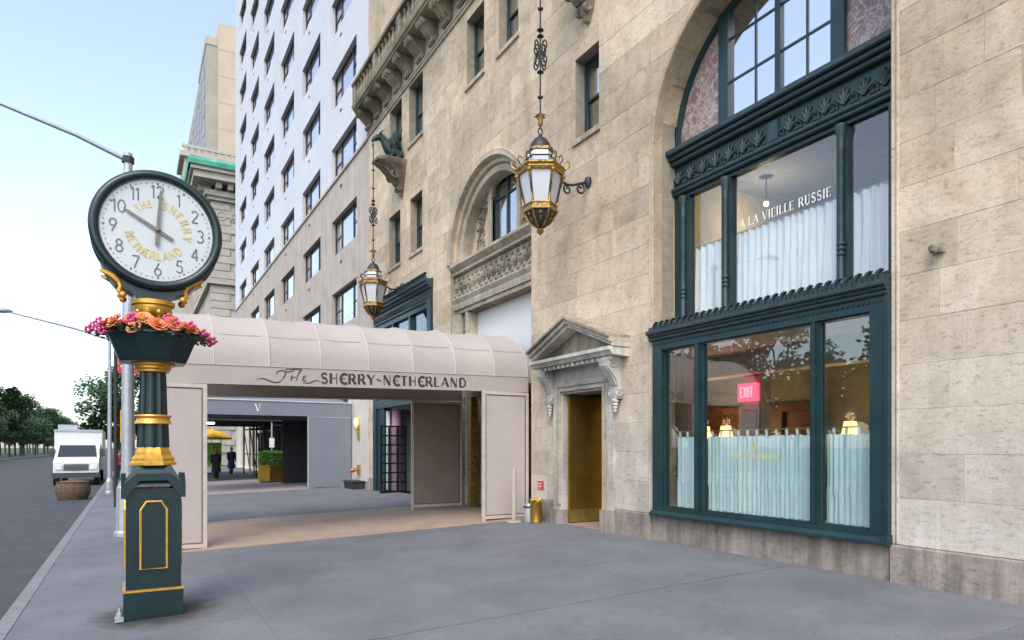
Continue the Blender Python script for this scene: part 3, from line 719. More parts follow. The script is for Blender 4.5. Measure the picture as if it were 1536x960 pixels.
m.build('carved_jamb', 'limestone_weathered', BAY, 50)
# the doors under the awning
bx('gilt_post', 'gilt', BAY, D + .1, D + .3, 16.2, 16.42, 0, 2.95); bx('gilt_post', 'gilt', BAY, D + .55, D + .75, 15.9, 16.06, 0, 2.7); bx('gilt_lintel', 'gilt', BAY, D + .1, D + .3, 13.3, 16.45, 2.955, 3.1)
bx('vestibule_wall', 'limestone_pale', BAY, D + .62, D + 2.0, 16.3, 16.4, 0, 3.1); bx('vestibule_wall', 'limestone_pale', BAY, D + .62, D + 2.0, 13.2, 13.34, 0, 3.1); bx('vestibule_ceiling', 'limestone_trim', BAY, D + .62, D + 2.0, 13.2, 16.4, 3.1, 3.2)
bx('vestibule_back', 'wood_panel', BAY, D + 2.0, D + 2.1, 13.2, 16.4, 0, 3.2)
m = MB()
for y0 in (14.2, 15.2): m.box(D + 1.2, D + 1.26, y0, y0 + .08, 0, 2.7); m.box(D + 1.2, D + 1.26, y0 + .85, y0 + .93, 0, 2.7); m.box(D + 1.2, D + 1.26, y0 + .08, y0 + .85, 2.6, 2.7); m.box(D + 1.2, D + 1.26, y0 + .08, y0 + .85, 0, .3)
door = m.build('entrance_door', 'brass', BAY)
m = MB()
for k in range(6):
    for y0 in (14.62, 15.66):
        sp = spiral(0, 0, .18, .03, 0, 1.5); m.tube([(D + 1.18, y0 + p, .55 + k * .36 + q) for p, q in sp], .018, 5)
m.build('door_grille', 'dark_steel', BAY)
bx('door_glass', 'shop_glass', BAY, D + 1.225, D + 1.235, 14.28, 16.05, .3, 2.6)

# ---- pedimented side doorway
DW = MB(); x = D - .07
for a, b in ((9.9, 10.2), (11.55, 11.9)):
    DW.box(x, D + .3, a, b, 0.30, 2.7)
DW.box(x, D + .3, 9.9, 11.9, 2.703, 2.98); DOOR = DW.build('doorway', 'limestone_pale', HOTEL)
for a, b in ((9.84, 10.21), (11.54, 11.96)): bx('doorway_base', 'plinth_stone', DOOR, D - .13, D + .3, a, b, -.05, .42 if a < 11 else .30)
m = MB()
for i, (w0, pr) in enumerate(((.05, .12), (.15, .10))):
    m.box(D - pr, D, 10.2 - w0 - .04, 10.2 - w0, .42, 2.7 + w0); m.box(D - pr, D, 11.55 + w0, 11.55 + w0 + .04, .42, 2.7 + w0); m.box(D - pr, D, 10.2 - w0 - .04, 11.55 + w0 + .04, 2.7 + w0 + .001, 2.74 + w0)
m.build('door_moulding', 'limestone_trim', DOOR)
bx('name_panel', 'limestone_pale', DOOR, D - .05, D + .1, 9.8, 11.98, 2.985, 3.26)
m = MB(); m.prism([(D - .0, 3.265), (D - .38, 3.28), (D - .42, 3.34), (D - .46, 3.36), (D - .46, 3.425), (D, 3.425)], 9.50, 12.27, XZ); m.build('pediment_cornice', 'limestone_pale', DOOR)
pc, ph, pw = 10.88, 3.97, 1.40
bx('tympanum', 'limestone_trim', DOOR, D - .12, D, 9.75, 12.0, 3.427, 3.5)
MB().prism([(pc - 1.15, 3.5), (pc + 1.15, 3.5), (pc, 3.95)], D - .118, D, YZ).build('tympanum', 'limestone_weathered', DOOR)
for sg in (-1, 1):
    for dz0, dz1, pr, mt in ((0.0, .075, .40, 'limestone_pale'), (.075, .16, .47, 'limestone_trim'), (.16, .21, .53, 'limestone_weathered')):
        e = (pc + sg * pw, 3.505); m = MB()
        m.prism([(e[0], 3.43 + dz0), (pc, ph + dz0 - .0), (pc, ph + dz1), (e[0], 3.43 + dz1)], D - pr, D, YZ)
        m.build('raking_cornice', mt, DOOR)
for k in range(16): bx('dentil', 'limestone_pale', DOOR, D - .34, D - .28, 9.62 + k * .165, 9.62 + k * .165 + .08, 3.20, 3.272)
for yc in (9.80, 12.02):                       # scrolled consoles under the pediment
    m = MB(); m.prism([(D, 2.5), (D - .10, 2.5), (D - .13, 2.62), (D - .10, 2.74), (D - .16, 2.88), (D - .26, 2.98), (D - .36, 3.1), (D - .38, 3.22), (D - .33, 3.262), (D, 3.262)], yc - .12, yc + .12, XZ)
    for sg in (-1, 1):
        for (cx, cz, r) in ((.24, 3.17, .13), (.08, 2.6, .08)):
            m.tube([(D - cx - p, yc + sg * .125, cz + q) for p, q in spiral(0, 0, r, .02, pi * .3, 1.6)], .022, 5)
    for k in (-.07, 0, .07): m.tube([(D - .11, yc + k, 2.76), (D - .2, yc + k, 2.93), (D - .37, yc + k, 3.12)], .026, 5)
    for k in range(4): m.ball((D - .08, yc, 2.46 - .06 * k), (.07 - .012 * k, .09 - .016 * k, .05), 8, 5)
    m.build('console', 'limestone_weathered' if False else 'limestone_pale', DOOR, 40)
bx('threshold', 'mat_tan', DOOR, D - .02, D + 1.0, 10.21, 11.54, gz(D) - .03, gz(D) + .02)
# brass leaf folded back against the far jamb, second leaf ajar inside
leaf = bx('door_leaf', 'brass', DOOR, D + .04, D + .92, 11.46, 11.52, .03, 2.68)
for z in (.3, 1.4, 2.4): MB().tube([(D + .94, 11.47, z - .05), (D + .94, 11.47, z + .05)], .014, 8).build('hinge', 'brass_bright', leaf)
bx('kick_plate', 'brass_bright', leaf, D + .06, D + .9, 11.452, 11.459, .05, .3)
m = MB(); m.box(D + .96, D + 1.04, 11.1, 11.5, 0, 2.7); m.box(D + .96, D + 1.04, 10.2, 11.1, 2.5, 2.7); m.build('inner_frame', 'brass', DOOR)
m = MB(); m.box(D + .5, D + 2.2, 11.56, 11.62, -.05, 2.8); m.box(D + .5, D + 2.2, 10.1, 10.16, -.05, 2.8); m.box(D + 2.2, D + 2.25, 10.1, 11.62, -.05, 2.8); m.box(D + .5, D + 2.2, 10.1, 11.62, 2.72, 2.78); m.build('lobby', 'dark_room', DOOR)

# ---- the big right-hand shop bay: lower shop window, upper window, entablature, arched fanlight
G, GW = 'green_iron', 'green_iron_worn'
def frame_bars(m, x0, x1, vbars, hbars):
    for a, b, c, d in vbars: m.box(x0, x1, a, b, c, d)
    for a, b, c, d in hbars: m.box(x0 + .004, x1 - .004, a, b, c, d)
m = MB(); x0, x1 = D - .06, D + .12
frame_bars(m, x0, x1, [(4.70, 4.90, .46, 3.42), (8.58, 8.80, .46, 3.42)], [(4.9, 8.58, .46, .585), (4.9, 8.58, 3.26, 3.42)])
SF = m.build('shop_window', G, HOTEL)
for a, b in ((5.62, 5.73), (7.70, 7.84)):
    m = MB(); m.box(D - .03, D + .11, a, b, .585, 3.26); m.box(D - .055, D - .03, a + .035, b - .035, .59, 3.255); m.build('mullion', G, SF)
m = MB()
for a, b in ((4.9, 5.62), (5.73, 7.70), (7.84, 8.58)):
    for p, q, r_, s_ in ((a, a + .025, .585, 3.26), (b - .025, b, .585, 3.26), (a + .025, b - .025, .585, .61), (a + .025, b - .025, 3.235, 3.26)): m.box(D - .015, D + .03, p, q, r_, s_)
    bx('pane', 'shop_glass', SF, D + .035, D + .043, a, b, .587, 3.258)
m.build('glazing_bead', G, SF)
m = MB(); m.prism([(D + .12, .43), (D - .1, .43), (D - .12, .45), (D - .12, .475), (D - .075, .5), (D - .06, .56), (D - .055, .56), (D - .055, .43)], 4.62, 8.82, XZ); m = MB(); m.prism([(D + .12, .432), (D - .12, .432), (D - .12, .47), (D - .09, .5), (D - .07, .52), (D + .12, .52)], 4.66, 8.83, XZ); m.build('shop_sill', G, SF)
for z0, z1, pr in ((3.423, 3.475, .10), (3.478, 3.52, .13), (3.523, 3.60, .17)):
    m = MB(); m.prism([(D + .6, z0), (D - pr + .02, z0), (D - pr, z0 + .02), (D - pr, z1 - .006), (D - pr + .01, z1), (D + .6, z1)], 4.66, 8.86, XZ); m.build('shop_cornice', GW, SF)
m = MB(); m.box(D - .09, D + .1, 4.655, 4.70, .46, 3.42); m.build('end_pilaster', G, SF); bx('end_block', G, SF, D - .13, D + .1, 4.64, 4.71, .43, .56)
m = MB()
for k in range(58): m.tube([(D - .065, 4.72 + k * .07, 3.35), (D - .065, 4.75 + k * .07, 3.38), (D - .065, 4.78 + k * .07, 3.35)], .008, 4)
m.build('rope_moulding', GW, SF)
# cresting: a row of little curling leaves along the ledge
cm = MB(); cm.prism([(-.062, 0), (.045, 0), (.06, .06), (.02, .115), (-.03, .135), (-.062, .12), (-.03, .095), (-.052, .05)], -.02, .02, YZ)
cm.tube([(-.03, -.05, .12), (-.035, -.02, .095), (-.03, .01, .055), (-.03, .02, 0)], .014, 5)
crest = cm.mesh('crest_leaf', (0, 0, 0), 50)
off = -Vector(HOTEL.location)
def cresting(par, y0, y1, x, z, step):
    k = int((y1 - y0) / step); base = wloc(par)
    for i in range(k): put('crest_leaf', crest, GW, par, Vector((x, y0 + step * (i + .5), z)) - base)
cresting(SF, 4.68, 8.86, D - .12, 3.602, .135)
bx('ledge', GW, SF, D - .1, D + .6, 4.66, 8.86, 3.604, 3.66)
# upper window set back in the arch
xu = D + .5
m = MB(); frame_bars(m, xu, xu + .14, [(4.6, 5.0, 3.66, 6.0), (8.5, 8.86, 3.66, 6.0), (5.56, 5.72, 3.66, 6.0), (7.57, 7.77, 3.66, 6.0)], [(5.0, 8.5, 3.66, 3.86), (5.0, 8.5, 5.96, 6.02)])
UW = m.build('upper_window', G, HOTEL)
for a, b in ((5.0, 5.56), (5.72, 7.57), (7.77, 8.5)): bx('pane', 'sky_glass', UW, xu + .06, xu + .068, a, b, 3.86, 5.96)
for yc in (5.64, 7.67, 8.62):
    m = MB(); m.lathe([(.05, 0), (.07, .03), (.07, .1), (.045, .14), (.04, 1.0), (.045, 1.9), (.055, 1.94), (.04, 1.98), (.06, 2.1), (.085, 2.2), (.085, 2.25)], (xu - .02, yc, 3.72), 10)
    for z in (4.2, 4.27, 4.34): m.lathe([(.055, 0), (.062, .02), (.055, .04)], (xu - .02, yc, z), 10)
    m.build('colonnette', GW, UW, 40)
# entablature between upper window and fanlight
def entab(m, z0, z1, pr): m.prism([(xu + .14, z0), (xu - pr + .02, z0), (xu - pr, z0 + .02), (xu - pr, z1 - .008), (xu - pr + .012, z1), (xu + .14, z1)], 4.6, 8.93 if pr > .1 else 8.86, XZ)
for z0, z1, pr, mt in ((6.023, 6.09, .06, G), (6.093, 6.16, .09, GW), (6.55, 6.62, .10, GW), (6.623, 6.70, .16, G), (6.703, 6.80, .22, GW)):
    m = MB(); entab(m, z0, z1, pr); m.build('entablature_moulding', mt, UW)
bx('entablature_frieze', G, UW, xu + .0, xu + .14, 4.6, 8.86, 6.163, 6.547)
m = MB()
for k in range(15):
    yc = 4.75 + k * .285
    if k == 7: m.box(xu - .03, xu, yc - .09, yc + .09, 6.2, 6.5); continue
    for t in (-60, -30, 0, 30, 60):
        a = radians(t); m.tube([(xu - .01, yc, 6.24), (xu - .03, yc + .10 * sin(a), 6.24 + .16 * cos(a)), (xu - .01, yc + .15 * sin(a), 6.24 + .23 * cos(a))], [.022, .02, .008], 5)
    m.tube([(xu - .01, yc + .14 + p, 6.27 + q) for p, q in spiral(0, 0, .06, .015, 0, 1.3, 12)], .014, 4)
    for sg in (-1, 1): m.ball((xu - .01, yc + sg * .11, 6.22), (.02, .04, .025), 6, 4)
m.build('frieze_relief', GW, UW, 50)
# fanlight: four wide by several high, marble cheeks, iron arch
ac, asz, ar = ARCHES[0]
m = MB(); xf = xu + .04
m.tube([(xf + .03, ac + (ar - .03) * cos(a), asz + (ar - .03) * sin(a)) for a in [pi * k / 36 for k in range(37)]], .075, 6)
for yv, w_, in ((7.72, .2), (5.70, .2)):
    m.box(xf - .06, xf + .08, yv - w_ / 2, yv + w_ / 2, 6.8, asz + sqrt(ar * ar - (yv - ac) ** 2) - .03)
FAN = m.build('fanlight', G, HOTEL)
m = MB()
m.box(xf - .03, xf + .05, 6.64, 6.74, 6.88, asz + ar - .05)
for yv in (6.21, 7.12): m.box(xf, xf + .04, yv - .016, yv + .016, 6.88, asz + sqrt(ar * ar - (yv - ac) ** 2) - .05)
for z in (7.52, 8.22): 
    m.box(xf + .003, xf + .037, 5.8, 7.62, z - .018, z + .018)
m.box(xf - .02, xf + .06, 5.8, 7.62, 6.8, 6.885)
m.build('glazing_bar', G, FAN)
for a, b in ((5.8, 6.194), (6.226, 6.64), (6.74, 7.104), (7.136, 7.62)):
    for z0, z1 in ((6.885, 7.502), (7.538, 8.202), (8.238, 8.9)):
        top = lambda yy: min(z1, asz + sqrt(max(0, ar * ar - (yy - ac) ** 2)) - .06)
        P_ = [(a, z0), (b, z0)] + [(b + (a - b) * k / 6, top(b + (a - b) * k / 6)) for k in range(7)]
        MB().prism(P_, xf + .016, xf + .022, YZ).build('pane', 'arch_glass', FAN)
for a, b in ((4.70, 5.6), (7.82, 8.80)):
    P_ = [(a, 6.86), (b, 6.86)] + [(b + (a - b) * k / 10, asz + sqrt(max(0.0004, (ar - .09) ** 2 - (b + (a - b) * k / 10 - ac) ** 2))) for k in range(11)]
    MB().prism(P_, xf + .02, xf + .06, YZ).build('marble_panel', 'marble', FAN)
    bx('marble_kerb', GW, FAN, xf - .12, xf + .06, max(a, 4.68), min(b, 8.84), 6.803, 6.87)
ring(ac, asz, ar - .0, ar + .10, D - .022, D + .2, 'archivolt', 'limestone', HOTEL, 44, legs=.46)
Pn = Pen(lambda x, y, e: (xu + .055 - e, -x, y)); Pn.text(font(.17, .055, serif=True), 'A LA VIEILLE RUSSIE', -7.44, -5.84, 5.09, .135, .12)
Pn.m.build('window_lettering', 'lettering_white', UW)
Pn = Pen(lambda x, y, e: (D + .030 - e, -x, y)); Pn.text(font(.24, .12), 'HARRY CIPRIANI', -7.12, -6.30, 1.43, .066, .16); Pn.m.build('window_lettering', 'lettering_gold', SF)
Pn = Pen(lambda x, y, e: (D + .030 - e, -x, y))
for k in range(8): a = k * pi / 4; Pn.stroke([(-6.72, 1.62), (-6.72 + .06 * cos(a), 1.62 + .06 * sin(a))], .012)
Pn.stroke([(-6.80, 1.54), (-6.72, 1.56), (-6.64, 1.54)], .014)
Pn.m.build('window_emblem', 'lettering_gold', SF)

# ---- left-hand shop bay, mostly behind the awning
m = MB(); x0, x1 = D - .08, D + .16
frame_bars(m, x0, x1, [(18.62, 18.9, 0, 6.05), (23.75, 24.09, 0, 6.05), (20.3, 20.42, 3.1, 5.9), (21.9, 22.02, 3.1, 5.9)], [(18.9, 23.75, 5.85, 6.05), (18.9, 23.75, 3.0, 3.3)])
LF = m.build('shop_window', G, HOTEL)
for a, b in ((18.9, 20.3), (20.42, 21.9), (22.02, 23.75)): bx('pane', 'sky_glass', LF, D + .03, D + .04, a, b, 3.3, 5.85)
bx('shop_frieze', G, LF, D - .06, D + .3, 18.62, 24.09, 6.053, 6.4)
for z0, z1, pr in ((6.0, 6.05, .13), (6.403, 6.48, .14), (6.483, 6.58, .22), (6.583, 6.66, .28)):
    m = MB(); m.prism([(D + .2, z0), (D - pr + .03, z0), (D - pr, z0 + .03), (D - pr, z1), (D + .2, z1)], 18.56 if z0 > 6.1 else 18.95, 24.12 if z0 > 6.1 else 23.7, XZ); m.build('shop_cornice', GW, LF)
m = MB()
for k in range(44):
    yc = 18.75 + k * .122; m.tube([(D - .07, yc + .04 * cos(a), 6.22 + .09 * sin(a)) for a in [pi * 2 * q / 8 for q in range(8)]], .014, 4, True)
m.build('frieze_relief', GW, LF)
k = int(5.4 / .2); base = wloc(LF)
for i in range(k):
    o = put('crest_leaf', crest, GW, LF, Vector((D - .2, 18.66 + .2 * (i + .5), 6.662)) - base); o.scale = (1.5, 1.5, 1.6)
bx('bay_head', 'limestone', LF, D, D + .4, 18.6, 24.1, 6.72, 6.78)
m = MB(); m.box(D + .3, D + .36, 18.6, 24.1, 3.1, 6.6); m.build('shop_backing', 'dark_room', LF)
m = MB(); m.box(D + .17, D + 2.4, 22.95, 23.02, 0, 3.0); m.box(D + 2.3, D + 2.4, 18.6, 22.95, 0, 3.0); m.box(D + .17, D + 2.4, 18.6, 22.95, 2.95, 3.0); m.build('recess_wall', 'room_wall', LF)
bx('lower_panel', G, LF, D - .02, D + .16, 22.98, 23.75, 0, 3.0); bx('lower_panel', G, LF, D - .02, D + .16, 18.9, 19.4, 0, 3.0)
MB().lathe([(.17, 0), (.17, 2.97)], (D + .36, 22.72, -.02), 14).build('display_column', 'pink_display', LF, 40)
bx('display_column', 'pink_display', LF, D + 1.02, D + 1.6, 22.75, 22.94, 1.9, 2.95)
bx('display_panel', 'blind_white', LF, D + .04, D + .14, 22.86, 22.94, .1, 2.9)
GATE = thing('grid_gate', (D + .15, 22.45, 0), 'black steel grid gate leaf standing open before the pink column', 'gate')
m = MB()
for k in range(4): xx = D - .32 + k * .30; m.box(xx - .032, xx + .032, 22.415, 22.475, 0.0, 2.35)
GF = m.build('stile', 'black_gate', GATE)
for k in range(8): zz = .06 + k * .325; MB().box(D - .34, D + .60, 22.428, 22.462, zz - (.06 if k == 0 else .026), zz + .026).build('rail', 'black_gate', GATE)
for i in range(3):
    for k in range(7): MB().box(D - .298 + .3 * i, D - .042 + .3 * i, 22.443, 22.447, .08 + k * .325, .365 + k * .325).build('pane', 'shop_glass', GATE)

# ---- rooms behind the shop windows
m = MB(); m.box(D + 4.2, D + 4.3, 2.0, 12.7, .2, 3.5); m.build('dining_room_wall', 'olive_wall', HOTEL)
m = MB(); m.box(D + .14, D + 4.2, 1.9, 2.0, .2, 3.5); m.box(D + 2.3, D + 4.2, 12.7, 12.8, .2, 3.5); m.build('dining_room_wall', 'wood_panel', HOTEL)
bx('dining_room_ceiling', 'ceiling_pale', HOTEL, D + .14, D + 4.2, 2.0, 12.7, 3.42, 3.5); bx('dining_room_floor', 'cream_stone', HOTEL, D + .14, D + 4.2, 2.0, 9.9, .2, .3); bx('dining_room_floor', 'cream_stone', HOTEL, D + 2.3, D + 4.2, 9.903, 12.7, .2, .3)
bx('dining_room_beam', 'ceiling_pale', HOTEL, D + 2.4, D + 2.8, 2.0, 12.7, 3.02, 3.418)
m = MB(); m.box(D + 4.1, D + 4.19, 8.6, 12.6, .3, 2.45)
for k in range(6): m.box(D + 4.02, D + 4.1, 8.6 + k * .78, 8.68 + k * .78, .3, 2.45)
m.box(D + 4.0, D + 4.1, 8.6, 12.6, 2.35, 2.5); m.box(D + 4.0, D + 4.1, 8.6, 12.6, 1.3, 1.36); m.build('bar_panelling', 'wood_panel', HOTEL)
bx('dining_room_pier', 'room_wall', HOTEL, D + 2.62, D + 2.9, 8.75, 9.2, .3, 3.0)
bx('vestibule_side', 'olive_wall', HOTEL, D + .14, D + 2.29, 9.9, 10.0, .2, 3.5)
EX = thing('exit_sign', (D + 2.55, 8.98, 2.5), 'glowing red EXIT sign inside the restaurant window', 'sign')
bx('housing', 'exit_glow', EX, D + 2.5, D + 2.6, 8.77, 9.2, 2.5, 2.84)
Pn = Pen(lambda x, y, e: (D + 2.49 - e, -x, y)); Pn.text(font(.2, .18), 'EXIT', -9.14, -8.83, 2.57, .2, .16); Pn.m.build('lettering', 'exit_letter', EX)
def table_lamp(y, label):
    t = thing('table_lamp', (D + 3.2, y, 1.3), label, 'lamp', 'lit table lamps in the restaurant')
    MB().lathe([(.07, 0), (.07, .02), (.018, .05), (.018, .5)], (D + 3.2, y, 1.3), 10).build('stand', 'brass_bright', t, 40)
    MB().lathe([(.15, .5), (.10, .76)], (D + 3.2, y, 1.3), 14, cap=False).build('lamp_shade', 'lamp_glow', t, 40)
    l = bpy.data.objects.new('bulb', bpy.data.lights.new('bulb', 'POINT')); COL.objects.link(l); l.parent = t; l.location = (0, 0, .85)
    l.data.energy = 6; l.data.color = (1, .6, .28); l.data.shadow_soft_size = .08
table_lamp(10.75, 'lit table lamp nearest the left mullion in the restaurant window'); table_lamp(10.15, 'lit table lamp just right of the left mullion in the restaurant window'); table_lamp(7.3, 'lit table lamp behind the right pane of the restaurant window')
t = thing('sideboard', (D + 3.2, 9.0, .3), 'long dark wooden sideboard carrying the lamps inside the restaurant', 'sideboard')
bx('body', 'wood_panel', t, D + 2.95, D + 3.5, 6.6, 11.6, .3, 1.26); bx('top', 'wood_panel', t, D + 2.92, D + 3.53, 6.55, 11.65, 1.26, 1.297)
# upper room
m = MB(); m.box(D + 4.2, D + 4.3, 2.0, 12.7, 3.6, 6.6); m.box(xu + .2, D + 4.2, 1.9, 2.0, 3.6, 6.6); m.build('upper_room_wall', 'room_wall', HOTEL)
bx('upper_room_wall', 'cream_wall', HOTEL, xu + .2, D + 4.2, 8.95, 9.05, 3.7, 6.5)
bx('upper_room_ceiling', 'room_wall', HOTEL, xu + .2, D + 4.2, 2.0, 12.7, 6.5, 6.58); bx('upper_room_floor', 'wood_panel', HOTEL, xu + .2, D + 4.2, 2.0, 12.7, 3.56, 3.64)
t = thing('ceiling_lamp', (D + 2.1, 8.2, 6.49), 'small lit ceiling lamp behind the white window lettering', 'lamp')
MB().lathe([(.02, 0), (.02, -.4), (.05, -.45)], (D + 2.1, 8.2, 6.49), 8).build('stem', 'brass_bright', t); MB().ball((D + 2.1, 8.2, 6.01), .045, 12, 8).build('globe', 'bulb_glow', t, 60)
l = bpy.data.objects.new('bulb', bpy.data.lights.new('bulb', 'POINT')); COL.objects.link(l); l.parent = t; l.location = (0, 0, -.75); l.data.energy = 12; l.data.color = (1, .8, .5)
# curtains
def curtain(name, x, y0, y1, z0, z1, mat, label, amp=.03, pitch=.11, sd=0, rows_=10):
    rg = random.Random(sd); ph = [rg.uniform(0, 6) for _ in range(4)]
    def fn(u, v):
        y = y0 + (y1 - y0) * u; z = z0 + (z1 - z0) * v
        a = amp * (1.1 - .45 * v)
        d = a * sin(y * 2 * pi / pitch + ph[0] + 2.3 * sin(y * 2.1 + ph[1]) + 1.3 * sin(y * 5.7 + ph[3]) + .5 * v) + a * .5 * sin(y * 2 * pi / (pitch * 2.7) + ph[2] + v) 
        return (x + d, y + .01 * sin(v * 5 + y * 20), z + .012 * sin(y * 9 + ph[3]) * (1 - v))
    m = MB(); m.grid(fn, max(8, int((y1 - y0) / .012)), rows_); o = m.build(name, mat, None, 80)
    return tag(o, label, 'curtain')
CU = [(4.95, 5.58, 'white gathered half curtain in the right pane of the upper shop window'), (5.70, 7.60, 'wide white gathered half curtain below the white window lettering'), (7.75, 8.50, 'narrow white half curtain in the left pane of the upper shop window')]
for i, (a, b, lb) in enumerate(CU): curtain('curtain', xu + .17, a, b, 3.84, 5.06, 'curtain_white', lb, .035, .13, i)
tag(MB().tube([(xu + .17, 4.7, 5.07), (xu + .17, 8.85, 5.07)], .014, 6).build('curtain_rod', 'brass_bright'), 'thin brass curtain rod across the upper shop window', 'curtain rod')
CL = [(4.97, 5.62, 'pale cafe curtain hanging on tabs in the right restaurant pane'), (5.70, 7.72, 'wide pale cafe curtain on tabs behind the gold lettering'), (7.80, 8.42, 'narrow pale cafe curtain on tabs in the left restaurant pane')]
for i, (a, b, lb) in enumerate(CL):
    t = thing('cafe_curtain', (D + .15, (a + b) / 2, .6), lb, 'curtain')
    rg = random.Random(i + 40); p1, p2 = rg.uniform(0, 6), rg.uniform(0, 6)
    def fn(u, v, a=a, b=b):
        y = a + (b - a) * u; z = .60 + 1.17 * v
        seam = .012 * math.exp(-((v - .36) / .03) ** 2)
        d = .013 * sin(y * 2 * pi / .075 + p1 + 1.9 * sin(4 * y) + 1.1 * sin(9.3 * y + p2)) + .008 * sin(y * 2 * pi / .19 + p2 + 2 * (v < .36)) - seam
        return (D + .15 + d, y, z + .006 * sin(y * 42))
    MB().grid(fn, int((b - a) / .012), 16).build('cloth', 'curtain_pale', t, 80)
    ym = a + .03
    while ym < b - .02:
        m = MB(); m.grid(lambda u, v, ym=ym: (D + .15 + .012 * sin(pi * v) * (1 if True else 0) , ym - .018 + .036 * u, 1.765 + .11 * v), 1, 5); m.grid(lambda u, v, ym=ym: (D + .15 - .012 * sin(pi * v), ym - .018 + .036 * u, 1.765 + .11 * v), 1, 5)
        m.build('tab', 'curtain_white', t, 60); ym += .172
tag(MB().tube([(D + .15, 4.9, 1.862), (D + .15, 8.6, 1.862)], .011, 6).build('curtain_rod', 'brass_bright'), 'thin brass curtain rod carrying the tabs in the restaurant window', 'curtain rod')

# ------------------------------------------------------------------ barrel awning
AN0, AN1, AU0, AU1 = 0.30, D - 0.03, 13.0, 16.5
def az(n): return 2.725 + (n - .53) * .0177
VH = 0.345
AWN = thing('barrel_awning', (4.0, 14.75, gz(4)), 'long beige barrel vault canvas awning with dark lettering over the hotel entrance', 'awning')
def arch_pt(t, n, sag=0.0):              # t 0..1 across the barrel
    a = pi * t; r = 1.75 - sag
    # slightly squared vault
    c_, s_ = cos(a), sin(a)
    return (n, 14.75 - r * (abs(c_) ** .86) * (1 if c_ > 0 else -1), az(n) + VH + (1.14 - sag) * s_ ** .9 if s_ > 0 else az(n) + VH)
seams = [AN0 + .03] + [1.28 + .951 * k for k in range(7)] + [AN1 - .02]
for a, b in zip(seams[:-1], seams[1:]):
    m = MB()
    m.grid(lambda u, v: arch_pt(v, a + (b - a) * u, .028 * sin(pi * u) + .006 * sin(7 * v + 3 * a)), 6, 28)
    m.grid(lambda u, v: arch_pt(v, a + (b - a) * u, .028 * sin(pi * u) + .006 * sin(7 * v + 3 * a) + .012), 6, 28)
    m.build('canvas_panel', 'awning_canvas', AWN, 60)
for s_ in seams: MB().tube([arch_pt(k / 28, s_, -.004) for k in range(29)], .011, 5).build('seam', 'awning_seam', AWN, 60)
for k, tt in enumerate((.16,)): MB().tube([arch_pt(tt, AN0 + .04 + (AN1 - AN0 - .08) * q / 20, .004) for q in range(21)], .006, 4).build('seam', 'awning_seam', AWN, 60)
for uu, sg in ((AU0, 1), (AU1, -1)):
    m = MB(); m.add([(AN0, uu, az(AN0)), (AN1, uu, az(AN1)), (AN1, uu, az(AN1) + VH + .012), (AN0, uu, az(AN0) + VH + .012), (AN0, uu + sg * .012, az(AN0)), (AN1, uu + sg * .012, az(AN1)), (AN1, uu + sg * .012, az(AN1) + VH + .012), (AN0, uu + sg * .012, az(AN0) + VH + .012)],
                    [(0, 1, 2, 3), (7, 6, 5, 4), (0, 4, 5, 1), (2, 6, 7, 3), (0, 3, 7, 4), (1, 5, 6, 2)])
    m.build('valance', 'awning_valance', AWN)
    m = MB(); m.tube([(AN0, uu + sg * .03, az(AN0) + .02), (AN1, uu + sg * .03, az(AN1) + .02)], .025, 6); m.build('side_rail', 'panel_frame', AWN)
    m = MB(); m.tube([(AN0, uu - sg * .004, az(AN0) + VH), (AN1, uu - sg * .004, az(AN1) + VH)], .009, 5); m.build('valance_welt', 'awning_valance', AWN)
m = MB()
for k in range(28):
    p, q = arch_pt(k / 28, AN0 + .03), arch_pt((k + 1) / 28, AN0 + .03); zb = az(AN0)
    m.add([(AN0, p[1], p[2]), (AN0, q[1], q[2]), (AN0, q[1], max(zb, q[2] - .42)), (AN0, p[1], max(zb, p[2] - .42)), (AN0 + .012, p[1], p[2]), (AN0 + .012, q[1], q[2]), (AN0 + .012, q[1], max(zb, q[2] - .42)), (AN0 + .012, p[1], max(zb, p[2] - .42))], [(0, 1, 2, 3), (4, 7, 6, 5), (3, 2, 6, 7)])
m.build('end_valance', 'awning_valance', AWN)
for n in [.6, 2.2, 3.8, 5.4, 7.0]:
    MB().tube([arch_pt(k / 20, n, .05) for k in range(21)], .018, 6).build('hoop', 'panel_frame', AWN, 60); MB().tube([(n, AU0 + .03, az(n) + .32), (n, AU1 - .03, az(n) + .32)], .016, 6).build('tie_rod', 'panel_frame', AWN)
def side_panel(u, n0, n1, inside):
    z0, z1 = max(gz(n0), gz(n1)) + .025, az((n0 + n1) / 2) - .005; f = MB(); t = .07
    f.box(n0, n0 + t, u - .03, u + .03, gz(n0) + .005, z1); f.box(n1 - t, n1, u - .03, u + .03, gz(n1) + .005, z1); f.box(n0 + t, n1 - t, u - .028, u + .028, z0, z0 + t); f.box(n0 + t, n1 - t, u - .028, u + .028, z1 - t, z1)
    pn = f.build('side_panel', 'panel_frame', AWN)
    e = MB(); q = .02
    for du in (-.022, .012): e.box(n0 + t, n0 + t + q, u + du, u + du + .01, z0 + t, z1 - t); e.box(n1 - t - q, n1 - t, u + du, u + du + .01, z0 + t, z1 - t); e.box(n0 + t + q, n1 - t - q, u + du, u + du + .01, z0 + t, z0 + t + q); e.box(n0 + t + q, n1 - t - q, u + du, u + du + .01, z1 - t - q, z1 - t)
    e.build('panel_piping', 'panel_edge', pn)
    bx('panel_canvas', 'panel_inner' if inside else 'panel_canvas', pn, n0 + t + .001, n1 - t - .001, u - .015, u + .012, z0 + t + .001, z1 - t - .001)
side_panel(AU0, .34, 1.17, False); side_panel(AU0, 6.67, D - .04, False); side_panel(AU1, 6.38, D - .04, True); side_panel(AU1, .34, 1.17, True)
